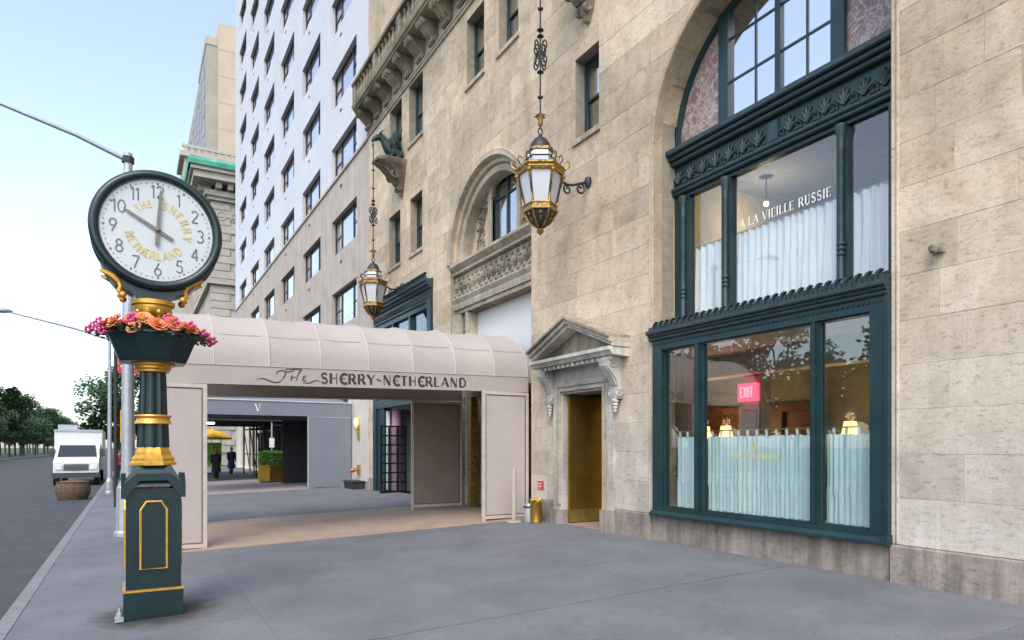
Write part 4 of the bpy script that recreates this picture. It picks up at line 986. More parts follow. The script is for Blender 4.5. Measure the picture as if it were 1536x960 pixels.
# lettering on the valance
Pn = Pen(lambda x, y, e: (x, AU0 - .006 - e, az(x) + y)); Pn.text(font(.25, .085, deco=True), 'SHERRY-NETHERLAND', 3.17, 6.28, .065, .20, .10)
def bez(pts, n=10):
    out = []
    for i in range(0, len(pts) - 3, 3):
        a, b, c, d = pts[i:i + 4]
        for k in range(n + (i + 3 >= len(pts) - 1)):
            t = k / n; out.append(tuple((1 - t) ** 3 * a[j] + 3 * (1 - t) ** 2 * t * b[j] + 3 * (1 - t) * t * t * c[j] + t ** 3 * d[j] for j in (0, 1)))
    return out
def swash(pts, w0, w1):
    P_ = bez(pts); n = len(P_) - 1; Pn.stroke(P_, [w0 + (w1 - w0) * sin(pi * i / n) for i in range(n + 1)])
swash([(2.00, .10), (2.10, .15), (2.18, .10), (2.26, .07), (2.34, .04), (2.42, .05), (2.46, .12)], .008, .022)          # lead-in swash
swash([(2.46, .12), (2.50, .18), (2.52, .22), (2.53, .27)], .012, .02)                                               # stem of the T
swash([(2.36, .20), (2.33, .26), (2.42, .30), (2.50, .27), (2.58, .25), (2.64, .27), (2.68, .31)], .01, .02)           # cross of the T
swash([(2.62, .10), (2.62, .14), (2.63, .18), (2.64, .20)], .016, .022); swash([(2.72, .10), (2.73, .18), (2.75, .27), (2.82, .31), (2.70, .33), (2.60, .31), (2.50, .31)], .012, .02); swash([(2.63, .15), (2.67, .17), (2.7, .17), (2.74, .16)], .01, .012)
swash([(2.90, .19), (2.86, .21), (2.82, .17), (2.87, .155), (2.81, .15), (2.81, .09), (2.90, .10)], .014, .02)
swash([(2.83, .07), (2.92, .04), (2.98, .07), (3.04, .10), (3.10, .12), (3.13, .12), (3.16, .09)], .008, .02)
Pn.m.build('lettering', 'lettering_dark', AWN)

# ------------------------------------------------------------------ hanging lanterns and griffins
def lantern(loc, label, arm_len):
    t = thing('hanging_lantern', loc, label, 'lantern', 'hexagonal gilded lanterns hung from griffins')
    L = dict(local=True); H6 = pi / 6
    MB().lathe([(.0, 0), (.05, .04), (.075, .09), (.05, .12), (.03, .14), (.06, .16)], (0, 0, 0), 12).build('finial', 'gilt', t, 40, True)
    MB().lathe([(.05, .14), (.16, .2), (.24, .3), (.30, .42)], (0, 0, 0), 6, H6).build('lower_bowl', 'lantern_iron', t, 0, True)
    m = MB()
    for k in range(6):
        a = k * pi / 3 + H6
        m.tube([(r * cos(a), r * sin(a), z) for r, z in ((.06, .15), (.17, .21), (.25, .3), (.31, .43))], .018, 5)
        a += pi / 6; m.tube([((.17 + p) * cos(a), (.17 + p) * sin(a), .28 + q) for p, q in spiral(0, .0, .06, .015, 0, 1.3, 10)], .012, 4)
        m.ball((.24 * cos(a), .24 * sin(a), .37), .035, 6, 4)
    m.build('gilt_leaf', 'gilt', t, 40, True)
    MB().lathe([(.29, .42), (.34, .43), (.34, .47), (.315, .48), (.315, .53), (.34, .54), (.34, .56), (.29, .56)], (0, 0, 0), 6, H6).build('lower_band', 'gilt', t, 0, True)
    ri, zi, ro, zo = .285, .56, .405, 1.13
    for k in range(6):
        a, b = k * pi / 3 + H6, (k + 1) * pi / 3 + H6; e = .92
        p = lambda r, an, z: (r * cos(an), r * sin(an), z)
        m = MB(); A, B_, C2, D2 = Vector(p(ri, a, zi)), Vector(p(ri, b, zi)), Vector(p(ro, b, zo)), Vector(p(ro, a, zo)); o = (A + B_ + C2 + D2) / 4 * .0; nn = Vector((cos((a + b) / 2), sin((a + b) / 2), 0)) * .012
        m.add([A, B_, C2, D2, A - nn, B_ - nn, C2 - nn, D2 - nn], [(0, 1, 2, 3), (7, 6, 5, 4), (0, 4, 5, 1), (1, 5, 6, 2), (2, 6, 7, 3), (3, 7, 4, 0)]); m.build('glass_panel', 'milk_glass', t, 0, True)
        m = MB(); m.tube([p(ri + .012, a, zi - .01), p((ri + ro) / 2 + .012, a, (zi + zo) / 2), p(ro + .012, a, zo + .01)], .024, 6); m.build('corner_post', 'lantern_iron', t, 0, True)
        m = MB(); m.tube([p(ri + .03, a, zi), p(ri + .05, a, zi + .12), p(ri + .07, a, zi + .2)], [.03, .018, .006], 5); m.build('foot_leaf', 'gilt', t, 50, True); m = MB(); m.tube([p(ro + .03, a, zo), p(ro + .02, a, zo - .12), p(ro - .005, a, zo - .24)], [.04, .02, .006], 5); m.ball(p(ro + .035, a, zo - .02), .045, 7, 5); m.build('corner_leaf', 'gilt', t, 50, True)
        m = MB(); m.tube([p(.46, a, 1.24), p(.54, a, 1.30), p(.55, a, 1.38), p(.49, a, 1.42), p(.47, a, 1.37)], [.024, .022, .018, .016, .02], 5); m.build('crocket', 'gilt', t, 50, True)
        m = MB(); m.tube([p(.36, a, 1.34), p(.43, a, 1.44), p(.40, a, 1.52), p(.35, a, 1.48)], .014, 5); m.build('scroll', 'lantern_iron', t, 50, True)
    MB().lathe([(.40, 1.12), (.45, 1.13), (.47, 1.17), (.455, 1.2), (.49, 1.23), (.49, 1.26), (.44, 1.27)], (0, 0, 0), 6, H6).build('eaves', 'gilt', t, 0, True)
    MB().lathe([(.46, 1.265), (.36, 1.31), (.29, 1.34)], (0, 0, 0), 6, H6).build('roof', 'lantern_iron', t, 0, True)
    MB().lathe([(.285, 1.335), (.29, 1.42), (.26, 1.43), (.28, 1.44), (.265, 1.53), (.24, 1.55)], (0, 0, 0), 6, H6).build('clerestory', 'milk_glass', t, 0, True)
    MB().lathe([(.29, 1.415), (.31, 1.43), (.29, 1.445)], (0, 0, 0), 6, H6).build('band', 'lantern_iron', t, 0, True)
    MB().lathe([(.24, 1.545), (.28, 1.555), (.28, 1.6), (.22, 1.63)], (0, 0, 0), 6, H6).build('crown', 'gilt', t, 0, True)
    MB().lathe([(.21, 1.625), (.19, 1.72), (.12, 1.82), (.05, 1.86), (.03, 1.92)], (0, 0, 0), 12).build('dome', 'lantern_iron', t, 50, True)
    m = MB(); m.tube([(.05 * cos(a), 0, 1.97 + .06 * sin(a)) for a in [2 * pi * k / 12 for k in range(12)]], .014, 5, True)
    m.tube([(0, 0, 2.02), (0, 0, 5.68)], .017, 6)
    for z in (2.62, 4.30, 4.9): m.lathe([(.015, -.03), (.055, -.012), (.055, .012), (.015, .03)], (0, 0, z), 8)
    for k in range(4):
        a = k * pi / 2 + .3
        for z0, sg in ((3.3, 1), (3.55, -1)): m.tube([((.05 + .5 * p + .06) * cos(a), (.05 + .5 * p + .06) * sin(a), z0 + q) for p, q in spiral(0, 0, .17, .05, pi / 2 * sg, 1.1 * sg, 14)], .016, 5)
    for z in (3.1, 3.78, 3.9): m.lathe([(.02, -.04), (.07, -.01), (.05, .02), (.02, .04)], (0, 0, z), 8)
    m.build('chain', 'lantern_iron', t, 50, True)
    m = MB(); m.lathe([(.02, 2.06), (.05, 2.1), (.045, 2.2), (.09, 2.28), (.03, 2.26)], (0, 0, 0), 8)
    for k in range(5): a = k * 1.256; m.tube([(.04 * cos(a), .04 * sin(a), 2.2), (.08 * cos(a), .08 * sin(a), 2.27), (.12 * cos(a), .12 * sin(a), 2.25)], .014, 4)
    m.build('leaf_cup', 'gilt', t, 50, True)
    m = MB(); A = arm_len; m.tube([(.44, 0, 1.16), (.6, 0, 1.08), (.75, 0, 1.10), (A - .12, 0, 1.2), (A, 0, 1.24)], [.02, .03, .024, .026, .03], 6)
    m.tube([(.62 + p, 0, .99 + q) for p, q in spiral(0, 0, .1, .03, pi / 2, 1.2, 12)], .02, 5); m.tube([(A - .22 + p, 0, 1.06 + q) for p, q in spiral(0, 0, .12, .03, pi / 2, -1.2, 12)], .022, 5)
    m.lathe([(.06, -.09), (.09, 0), (.06, .09)], (A - .02, 0, 1.23), 10); m.build('wall_arm', 'lantern_iron', t, 50, True)
    return t
lantern((6.74, 10.72, 5.62), 'large gilded hexagonal lantern hanging to the left of the big arched shop window', D - 6.74)
lantern((6.86, 21.15, 5.75), 'gilded hexagonal lantern hanging above the beige awning beside the left shop cornice', D - 6.86)
def skin_obj(name, pts, edges, mat, parent, sub=2, local=True):
    me = bpy.data.meshes.new(name); me.from_pydata([p[:3] for p in pts], edges, [])
    o = put(name, me, mat, parent); sk = o.modifiers.new('skin', 'SKIN'); sk.use_smooth_shade = True
    for i, p in enumerate(pts):
        r = p[3]; me.skin_vertices[0].data[i].radius = r if isinstance(r, tuple) else (r, r)
    me.skin_vertices[0].data[0].use_root = True
    ss = o.modifiers.new('sub', 'SUBSURF'); ss.levels = sub; ss.render_levels = sub
    return o
def griffin(y, label):
    t = thing('griffin_bracket', (D - .26, y, 11.09), label, 'sculpture', 'verdigris griffins holding the lantern chains')
    P_ = [(.0, 0, .28, .19), (-.18, 0, .34, .20), (-.34, 0, .46, .15), (-.42, 0, .60, .11), (-.52, 0, .68, .095), (-.64, 0, .66, .115), (-.76, 0, .57, .07), (-.80, 0, .46, .035), (.10, 0, .24, .13),
          (.06, .16, .08, .07), (-.06, .18, .04, .05), (.06, -.16, .08, .07), (-.06, -.18, .04, .05), (-.14, .14, .18, .06), (-.26, .15, .03, .05), (-.14, -.14, .18, .06), (-.26, -.15, .03, .05), (.16, 0, .5, .04), (.12, 0, .72, .035)]
    E_ = [(0, 1), (1, 2), (2, 3), (3, 4), (4, 5), (5, 6), (6, 7), (0, 8), (8, 9), (9, 10), (8, 11), (11, 12), (1, 13), (13, 14), (1, 15), (15, 16), (8, 17), (17, 18)]
    skin_obj('body', P_, E_, 'verdigris', t)
    for sg in (-1, 1):
        m = MB()
        for k in range(7):
            a = radians(70 + k * 11); L_ = .66 - .05 * k
            m.tube([(-.06 + .02 * k, sg * (.12 + .01 * k), .42), (-.06 + .02 * k + L_ * .5 * cos(a), sg * (.17 + .02 * k), .42 + L_ * .55 * sin(a)), (-.06 + .02 * k + L_ * cos(a), sg * .2, .42 + L_ * sin(a))], [.05, .05, .012], 5)
        m.build('wing', 'verdigris', t, 50, True)
        m = MB(); m.tube([(-.58, sg * .06, .74), (-.50, sg * .10, .86), (-.42, sg * .10, .90)], [.03, .025, .006], 5); m.build('ear', 'verdigris', t, 50, True)
    m = MB()
    for k in range(6): q = k / 5; m.tube([(-.32 - .2 * q, 0, .58 + .14 * q), (-.24 - .22 * q, 0, .72 + .16 * q)], [.045, .006], 5)
    m.build('mane', 'verdigris', t, 50, True)
    m = MB(); m.tube([(-.77, .06 * cos(a), .38 + .06 * sin(a)) for a in [2 * pi * k / 12 for k in range(12)]], .014, 5, True); m.build('ring', 'lantern_iron', t, 50, True)
griffin(21.15, 'green bronze griffin on a stone corbel gripping the far lantern chain'); griffin(10.72, 'green bronze griffin on the stone corbel above the near lantern')

# ------------------------------------------------------------------ street clock with planter
CN, CY = 0.21, 8.38; CZ = gz(CN)
CLK = thing('street_clock', (CN, CY, CZ), 'dark green and gold post clock with a big white dial by the kerb', 'clock')
cb = lambda hw, z0, z1: (CN - hw, CN + hw, CY - hw, CY + hw, z0, z1)
m = MB(); m.box(*cb(.285, CZ - .02, .06)); m.build('plinth', 'clock_green', CLK)
m = MB(); m.prism([(-.29, .062), (.29, .062), (.29, .085), (-.29, .085)], CY - .29, CY + .29, lambda p, q, e: (CN + p, e, q)); m.build('plinth_trim', 'gold_paint', CLK)
m = MB(); m.box(*cb(.262, .086, 1.16)); PED = m.build('pedestal', 'clock_green', CLK)
# hood: octagon-topped cap with chamfered front
m = MB()
for (sx, sy) in ((0, -1), (0, 1), (1, 0), (-1, 0)):
    f = lambda p, q, e, sx=sx, sy=sy: (CN + (p if sx == 0 else sx * e), CY + (sy * e if sx == 0 else p), q)
    m.prism([(-.30, 1.06), (-.262, 1.06), (-.13, 1.245), (.13, 1.245), (.262, 1.06), (.30, 1.06), (.30, 1.20), (.16, 1.32), (-.16, 1.32), (-.30, 1.20)], .262, .305, f)
m.lathe([(.42, 1.19), (.30, 1.33), (.25, 1.40), (.23, 1.41)], (CN, CY, 0), 4, pi / 4); m.build('hood', 'clock_green', CLK)
m = MB()
pan = [(-.125, .30), (.125, .30), (.125, .93), (.07, 1.02), (-.07, 1.02), (-.125, .93)]
for sx, sy in ((0, -1), (0, 1), (1, 0), (-1, 0)):
    pts = [(CN + (p if sx == 0 else sx * .268), CY + (sy * .268 if sx == 0 else p), q) for p, q in pan]; m.tube(pts, .0135, 6, True)
m.build('panel_trim', 'gold_paint', CLK)
m = MB()
for sx, sy in ((0, -1), (1, 0), (-1, 0)):
    f = lambda p, q, e, sx=sx, sy=sy: (CN + (p if sx == 0 else sx * e), CY + (sy * e if sx == 0 else p), q)
    m.prism([(p * .93, .65 + (q - .65) * .97) for p, q in pan], .262, .2655, f)
m.build('panel', 'clock_green', CLK)
m = MB(); m.lathe([(.245, 1.405), (.245, 1.43), (.225, 1.45), (.225, 1.48), (.19, 1.52), (.185, 1.55), (.165, 1.59), (.16, 1.60)], (CN, CY, 0), 8, pi / 8); m.build('column_base', 'gold_paint', CLK)
def fluted(r0, r1, z0, z1, name):
    n = 72; vs = []; fs = []
    for z, r in ((z0, r0), (z1, r1)):
        for k in range(n):
            a = 2 * pi * k / n; ph = (k % 6) / 6; d = .016 * max(0, sin(pi * ph)) if ph else 0
            vs.append((CN + (r - d) * cos(a), CY + (r - d) * sin(a), z))
    fs = [(k, (k + 1) % n, n + (k + 1) % n, n + k) for k in range(n)] + [tuple(range(n - 1, -1, -1)), tuple(range(n, 2 * n))]
    MB().add(vs, fs).build(name, 'clock_green', CLK, 30)
fluted(.162, .152, 1.60, 1.86, 'shaft')
MB().lathe([(.15, 1.855), (.185, 1.86), (.18, 1.88), (.165, 1.90), (.165, 1.92), (.185, 1.94), (.18, 1.955), (.14, 1.96)], (CN, CY, 0), 28).build('column_ring', 'gold_paint', CLK, 40)
fluted(.142, .128, 1.955, 2.43, 'shaft')
MB().lathe([(.13, 2.42), (.16, 2.43), (.16, 2.45), (.18, 2.465), (.18, 2.49), (.215, 2.50), (.215, 2.52), (.12, 2.53)], (CN, CY, 0), 28).build('column_ring', 'gold_paint', CLK, 40)
# octagonal planter bowl
m = MB(); m.lathe([(.20, 2.52), (.34, 2.525), (.36, 2.56), (.46, 2.80), (.49, 2.81), (.49, 2.835), (.45, 2.835), (.42, 2.78), (.1, 2.76)], (CN, CY, 0), 8, pi / 8); BOWL = m.build('planter_bowl', 'clock_green', CLK)
# capital and saddle
MB().lathe([(.09, 2.74), (.10, 2.95), (.13, 2.99), (.12, 3.03), (.16, 3.06), (.19, 3.11), (.185, 3.15), (.215, 3.16), (.215, 3.205), (.1, 3.21)], (CN, CY, 0), 24).build('capital', 'gold_paint', CLK, 40)
m = MB()
for k in range(8): a = k * pi / 4 + pi / 8; m.ball((CN + .15 * cos(a), CY + .15 * sin(a), 3.08), (.05, .05, .045), 7, 5); m.tube([(CN + .11 * cos(a), CY + .11 * sin(a), 2.96), (CN + .15 * cos(a), CY + .15 * sin(a), 3.02), (CN + .18 * cos(a), CY + .18 * sin(a), 3.1)], .025, 5)
m.build('capital_leaf', 'gold_paint', CLK, 50)
HZ, HR, HD = 3.955, .645, .17
m = MB(); P_ = [(-.17, 3.21), (.17, 3.21), (.19, 3.26), (.26, 3.29), (.36, 3.33), (.44, 3.43), (.50, 3.56), (.2, 3.7), (-.2, 3.7), (-.50, 3.56), (-.44, 3.43), (-.36, 3.33), (-.26, 3.29), (-.19, 3.26)]
m.prism(P_, CY - .13, CY + .13, lambda p, q, e: (CN + p, e, q)); m.build('saddle', 'clock_green', CLK)
for sg in (-1, 1):
    for yy in (CY - .14, CY + .14):
        m = MB(); m.tube([(CN + sg * a, yy, z) for a, z in ((.29, 3.24), (.325, 3.27), (.31, 3.32), (.33, 3.37), (.38, 3.42), (.45, 3.455), (.50, 3.47))], [.02, .03, .022, .03, .034, .026, .012], 6)
        m.ball((CN + sg * .29, yy, 3.235), (.038, .025, .038), 8, 6)
        m.build('scroll_ornament', 'gold_paint', CLK, 50)
# clock head: a drum with a rounded bezel on both faces
yz = lambda r, y: (r, y)
def drum(prof, seg=64):
    vs = []; n = len(prof)
    for i in range(seg): a = 2 * pi * i / seg; vs += [(CN + .04 + r * cos(a), CY + y_, HZ + r * sin(a)) for r, y_ in prof]
    fs = [(i * n + k, ((i + 1) % seg) * n + k, ((i + 1) % seg) * n + k + 1, i * n + k + 1) for i in range(seg) for k in range(n - 1)]
    return MB().add(vs, fs)
drum([(.545, -HD), (.555, -HD - .03), (.585, -HD - .055), (.62, -HD - .05), (HR, -HD - .02), (HR, -HD + .02), (.625, -HD + .05), (.615, 0), (.625, HD - .05), (HR, HD - .02), (HR, HD + .02), (.62, HD + .05), (.585, HD + .055), (.555, HD + .03), (.545, HD)]).build('case', 'clock_green', CLK, 60)
DC = CN + .04
for yy, nm in ((CY - HD, 'dial'), (CY + HD, 'dial')):
    drum([(.55, yy - CY - .004), (.55, yy - CY + .004)]); m = MB(); m.add([(DC + .55 * cos(2 * pi * k / 64), yy, HZ + .55 * sin(2 * pi * k / 64)) for k in range(64)], [tuple(range(64))]); m.build(nm, 'dial_white', CLK)
MB().lathe([(.05, -.02), (.05, .02), (.035, .05), (.0, .065)], (DC, CY, HZ + HR + .005), 12).build('finial', 'clock_green', CLK, 50)
fy = CY - HD - .004
Pn = Pen(lambda x, y, e: (x, fy - e, y)); F = font(.10, .095)
for h in range(1, 13):
    a = pi / 2 - h * pi / 6; s_ = str(h); hh = .135; wd = sum((.34 if c == '1' else .6) for c in s_) * hh; x = DC + .42 * cos(a) - wd / 2; zz = HZ + .42 * sin(a) - hh / 2
    for c in s_:
        if c == '1': Pn.glyph(F, c, x - .13 * hh, zz, hh); x += .34 * hh
        else: Pn.glyph(F, c, x, zz, hh); x += .6 * hh
for k in range(60):
    a = k * pi / 30; r0, r1 = (.498, .52) if k % 5 == 0 else (.505, .517)
    Pn.stroke([(DC + r0 * cos(a), HZ + r0 * sin(a)), (DC + r1 * cos(a), HZ + r1 * sin(a))], .018 if k % 5 == 0 else .011)
Pn.m.build('numeral', 'dial_ink', CLK)
Pn = Pen(lambda x, y, e: (x, fy - e, y)); F = font(.24, .13)
def ring_text(txt, a0, a1, r, hh, up):
    tot = sum(F[c][0] for c in txt); acc = 0
    for c in txt:
        w_ = F[c][0]; a = radians(a0 + (a1 - a0) * (acc + w_ / 2) / tot); acc += w_
        th = a - pi / 2 if up else a + pi / 2; rr = r if up else r + hh
        ox, oy = DC + rr * cos(a), HZ + rr * sin(a); Pn.glyph(F, c, ox - w_ * hh / 2 * cos(th), oy - w_ * hh / 2 * sin(th), hh, 1.0, th)
ring_text('THE', 138, 100, .255, .07, True); ring_text('SHERRY', 84, -18, .245, .085, True); ring_text('NETHERLAND', 188, 322, .235, .085, False)
Pn.m.build('dial_lettering', 'dial_gold', CLK)
def hand(ang, L, tail, w_, y_, nm):
    a = radians(90 - ang); d = Vector((cos(a), 0, sin(a))); p = Vector((-sin(a), 0, cos(a))); o = Vector((DC, y_, HZ)); m = MB()
    pts = [o - d * tail - p * w_ * .9, o - d * tail + p * w_ * .9, o + p * w_, o + d * L * .85 + p * w_ * .7, o + d * L, o + d * L * .85 - p * w_ * .7, o - p * w_]
    k = len(pts); m.add(pts + [q + Vector((0, .006, 0)) for q in pts], [tuple(range(k)), tuple(range(2 * k - 1, k - 1, -1))] + [(i, (i + 1) % k, (i + 1) % k + k, i + k) for i in range(k)]); m.build(nm, 'hand_bronze', CLK)
hand(4, .465, .17, .019, fy - .03, 'minute_hand'); hand(300, .385, .17, .019, fy - .018, 'hour_hand')
m = MB(); m.ball((DC, fy - .03, HZ), .028, 10, 6); m.build('hub', 'hand_bronze', CLK, 50)
MB().add([(DC + .548 * cos(2 * pi * k / 64), fy - .042, HZ + .548 * sin(2 * pi * k / 64)) for k in range(64)], [tuple(range(64))]).build('dial_cover', 'dial_glass', CLK)
m = MB(); m.box(CN - .36, CN - .28, CY - .30, CY - .22, CZ, CZ + .05); m.lathe([(.03, 0), (.03, .04), (.012, .05), (.012, .09)], (CN - .32, CY - .26, CZ + .05), 6); m.build('anchor_lug', 'galvanised', CLK)

# roses in the bowl
BQ = thing('flower_bouquet', (CN, CY, 2.80), 'orange and pink roses with leaves filling the clock planter', 'flowers')
m = MB()
for ringi, (cnt, r, tilt, ht) in enumerate(((5, .062, 62, .05), (5, .048, 40, .058), (4, .032, 22, .062), (3, .018, 8, .064))):
    for k in range(cnt):
        a0 = 2 * pi * k / cnt + ringi * .6; wd = 1.25 * 2 * pi / cnt / 2
        def fn(u, v, a0=a0, wd=wd, r=r, tilt=tilt, ht=ht):
            a = a0 + (u - .5) * 2 * wd; rr = r * (.25 + .75 * v) + (.010 * v * v * (tilt / 60)); e = 1 - .35 * (2 * u - 1) ** 2 * v
            return (rr * cos(a) * (.85 + .15 * e), rr * sin(a) * (.85 + .15 * e), -.02 + ht * (v ** .7) * e * (1.0 - .35 * tilt / 60 * v) + .012)
        m.grid(fn, 4, 4)
m.ball((0, 0, -.005), (.03, .03, .03), 7, 4)
rose = m.mesh('rose', (0, 0, 0), 80); rose.materials.append(MATS['rose_petal'])
rg = random.Random(5)
def orient(o, d): o.rotation_euler = Vector(d).to_track_quat('Z', 'Y').to_euler()
spots = []
for k in range(15): a = -pi / 2 + (k - 7) * .42; spots.append((.43, a, .06 + rg.uniform(-.02, .05), 1.35))
for k in range(12): a = -pi / 2 + (k - 6) * .5 + .2; spots.append((.31, a, .12 + rg.uniform(-.02, .05), 1.25))
for k in range(7): spots.append((.2, k * .9, .14 + rg.uniform(0, .03), 1.0))
for r, a, z, s_ in spots:
    o = put('rose', rose, None, BQ, (r * cos(a) + rg.uniform(-.03, .03), r * sin(a) + rg.uniform(-.03, .03), z)); s_ *= rg.uniform(.8, 1.15); o.scale = (s_, s_, s_); orient(o, (cos(a) * 1.0 + rg.uniform(-.3, .3), sin(a) * 1.0 + rg.uniform(-.3, .3), .75))
bl = MB()
for k in range(14):
    v = Vector((rg.gauss(0, 1), rg.gauss(0, 1), rg.gauss(0, 1))).normalized() * .028; bl.ball(v, .014, 5, 4)
blm = bl.mesh('blossom', (0, 0, 0), 60); blm.materials.append(MATS['blossom_pink'])
for dx, dy, z in ((-.56, -.05, .10), (-.50, -.14, .13), (-.60, .02, .06), (-.53, -.12, .05), (-.47, -.2, .02), (.55, -.02, .06), (.61, -.06, .02), (.50, -.14, .09), (.58, .05, 0), (.2, -.42, .14), (.13, -.36, .18), (.36, -.3, .14), (-.2, -.36, .16)):
    o = put('blossom', blm, None, BQ, (dx, dy, z)); s_ = rg.uniform(.9, 1.4); o.scale = (s_,) * 3
m = MB()
for k in range(420):
    a = rg.uniform(0, 2 * pi); r = rg.uniform(.25, .52); c = Vector((r * cos(a), r * sin(a), rg.uniform(-.02, .09) + (.48 - r) * .15)); L_ = rg.uniform(.04, .075); w_ = L_ * .45
    d = Vector((cos(a + rg.uniform(-1, 1)), sin(a + rg.uniform(-1, 1)), rg.uniform(-.5, .5))).normalized(); s_ = d.cross(Vector((0, 0, 1))).normalized(); n_ = s_.cross(d) * .012
    m.add([c, c + d * L_ * .5 + s_ * w_ + n_, c + d * L_, c + d * L_ * .5 - s_ * w_ + n_, c + d * L_ * .5 - n_], [(0, 4, 1), (1, 4, 2), (2, 4, 3), (3, 4, 0)])
o = m.build('foliage', 'rose_leaf', BQ, 0, True); o['kind'] = 'stuff'

# ------------------------------------------------------------------ small things by the doors
t = thing('barrier_post', (7.2, 12.52, gz(7.2)), 'slim beige barrier post on a round foot before the awning panel', 'post')
m = MB(); m.lathe([(.17, 0), (.17, .015), (.14, .03), (.05, .04)], (7.2, 12.52, gz(7.2)), 20); m.build('foot', 'beige_paint', t, 40)
MB().lathe([(.045, .035), (.06, .06), (.05, .12), (.047, 1.12), (.03, 1.17), (0, 1.18)], (7.2, 12.52, gz(7.2)), 16).build('shaft', 'beige_paint', t, 40)
bn, by = 7.5, 12.1
t = thing('ash_bin', (bn, by, gz(bn)), 'small round brass ash bin with yellow top beside the red wall sign', 'bin')
MB().lathe([(.125, 0), (.13, .02), (.125, .04), (.125, .40), (.135, .42), (.135, .45), (.11, .45), (.1, .41)], (bn, by, gz(bn)), 22).build('barrel', 'brass', t, 40)
m = MB()
for k in range(9): a = rg.uniform(0, 6.28); r = rg.uniform(0, .1); m.ball((bn + r * cos(a), by + r * sin(a), gz(bn) + .46 + rg.uniform(0, .04)), (.045, .04, .03), 7, 5)
m.build('sand_top', 'signal_yellow', t, 60)
t = thing('ash_bin', (bn + .02, by + .3, gz(bn)), 'low grey standpipe drum between the brass bin and the barrier post', 'drum')
t.name = 'grey_drum'; MB().lathe([(.12, 0), (.12, .33), (.10, .38), (.04, .4)], (bn + .02, by + .3, gz(bn)), 18).build('drum', 'galvanised', t, 40); MB().lathe([(.13, .3), (.135, .32), (.13, .34)], (bn + .02, by + .3, gz(bn)), 18).build('hoop', 'dark_steel', t, 40)
t = thing('wall_sign', (D - .01, 12.5, .68), 'small red sign with white lines on the pale wall', 'sign')
bx('plate', 'red_sign', t, D - .016, D - .004, 12.39, 12.62, .67, .85)
Pn = Pen(lambda x, y, e: (D - .018 - e, -x, y))
for z, a, b in ((.80, 12.60, 12.43), (.765, 12.60, 12.46), (.73, 12.60, 12.42), (.695, 12.58, 12.5)):
    x = -a
    while x < -b: L_ = rg.uniform(.02, .045); Pn.stroke([(x, z), (min(x + L_, -b), z)], .014); x += L_ + .012
Pn.m.build('lettering', 'lettering_white', t)
for z, y in ((3.83, 4.12),):
    m = MB(); m.tube([(D, y, z), (D - .06, y, z + .01), (D - .12, y, z - .02), (D - .14, y, z - .06)], [.05, .045, .06, .03], 8); m.lathe([(.07, -.05), (.08, 0), (.07, .05)], (D - .005, y, z), 8); m.build('wall_stub', 'limestone_weathered', HOTEL, 40)

# ------------------------------------------------------------------ white brick apartment house next door
W0, W1, WH = 24.87, 62.4, 62.0
APT = thing('apartment_building', (D, W0, 0), 'white glazed brick apartment house with beige lower floors and wide windows', 'building')
cols = [26.42 + 5.93 * k for k in range(6)]; WW, WHH = 3.86, 1.6
rowz = [6.88 + 3.27 * k for k in range(12)]
holes = [(c, c + WW, z, z + WHH) for c in cols for z in rowz]
def facade(name, mat, z0, z1, x):
    m = MB(); hs = [h for h in holes if h[2] < z1 and h[3] > z0]
    us = sorted({W0, W1} | {v for h in hs for v in h[:2]}); zz = sorted({z0, z1} | {min(max(v, z0), z1) for h in hs for v in h[2:]})
    for i in range(len(us) - 1):
        for k in range(len(zz) - 1):
            cu, cz = (us[i] + us[i + 1]) / 2, (zz[k] + zz[k + 1]) / 2
            if any(h[0] < cu < h[1] and h[2] < cz < h[3] for h in hs): continue
            m.box(x, x + .3, us[i], us[i + 1], zz[k], zz[k + 1])
    return m.build(name, mat, APT)
facade('wall', 'white_brick', 13.5, 47.0, D); facade('wall', 'beige_render', 6.0, 13.38, D + .01)
bx('ledge', 'beige_render', APT, D - .06, D + .2, W0, W1, 13.383, 13.497)
bx('parapet', 'white_brick', APT, D, D + .3, W0, W1, 47.0, WH)
m = MB(); m.box(D + .31, D + 25, W1 - .3, W1, 0, WH); m.box(D + .3, D + 25, W0, W1 - .3, WH - .3, WH); m.box(D + .31, D + 25, W0, W0 + .3, 20.4, WH); m.build('side_wall', 'white_brick', APT)
bx('dark_interior', 'dark_room', APT, D + 1.3, D + 1.4, W0 + .3, W1 - .3, 6, 47)
m = MB()
for z in rowz: m.box(D + .32, D + 1.29, W0 + .3, W1 - .3, z - .5, z - .45)
m.build('floor_slabs', 'dark_room', APT)
f = MB(); t_ = .07
for a, b, c, d in ((0, t_, 0, WHH), (WW - t_, WW, 0, WHH), (.98, 1.05, t_, WHH - t_), (WW - 1.05, WW - .98, t_, WHH - t_)): f.box(0, .09, a, b, c, d)
for a, b in ((t_, .98), (1.05, WW - 1.05), (WW - .98, WW - t_)):
    f.box(.003, .087, a, b, 0, t_); f.box(.003, .087, a, b, WHH - t_, WHH)
for a, b in ((t_, .98), (WW - .98, WW - t_)): f.box(.01, .07, a, b, WHH * .48, WHH * .48 + .06)
fm = f.mesh('window'); pm = [MB().box(.04, .046, a, b, t_, WHH - t_).mesh('pane') for a, b in ((t_, .98), (1.05, WW - 1.05), (WW - .98, WW - t_))]
bm_ = [MB().box(.10, .11, t_, WW - t_, WHH * q, WHH).mesh('white_backing') for q in (.03, .05, .3)]  # white boards added behind the panes to imitate bright sky reflected in them
vent = MB().box(-.02, .1, -.12, .12, -.04, .04).mesh('vent')
rg = random.Random(11)
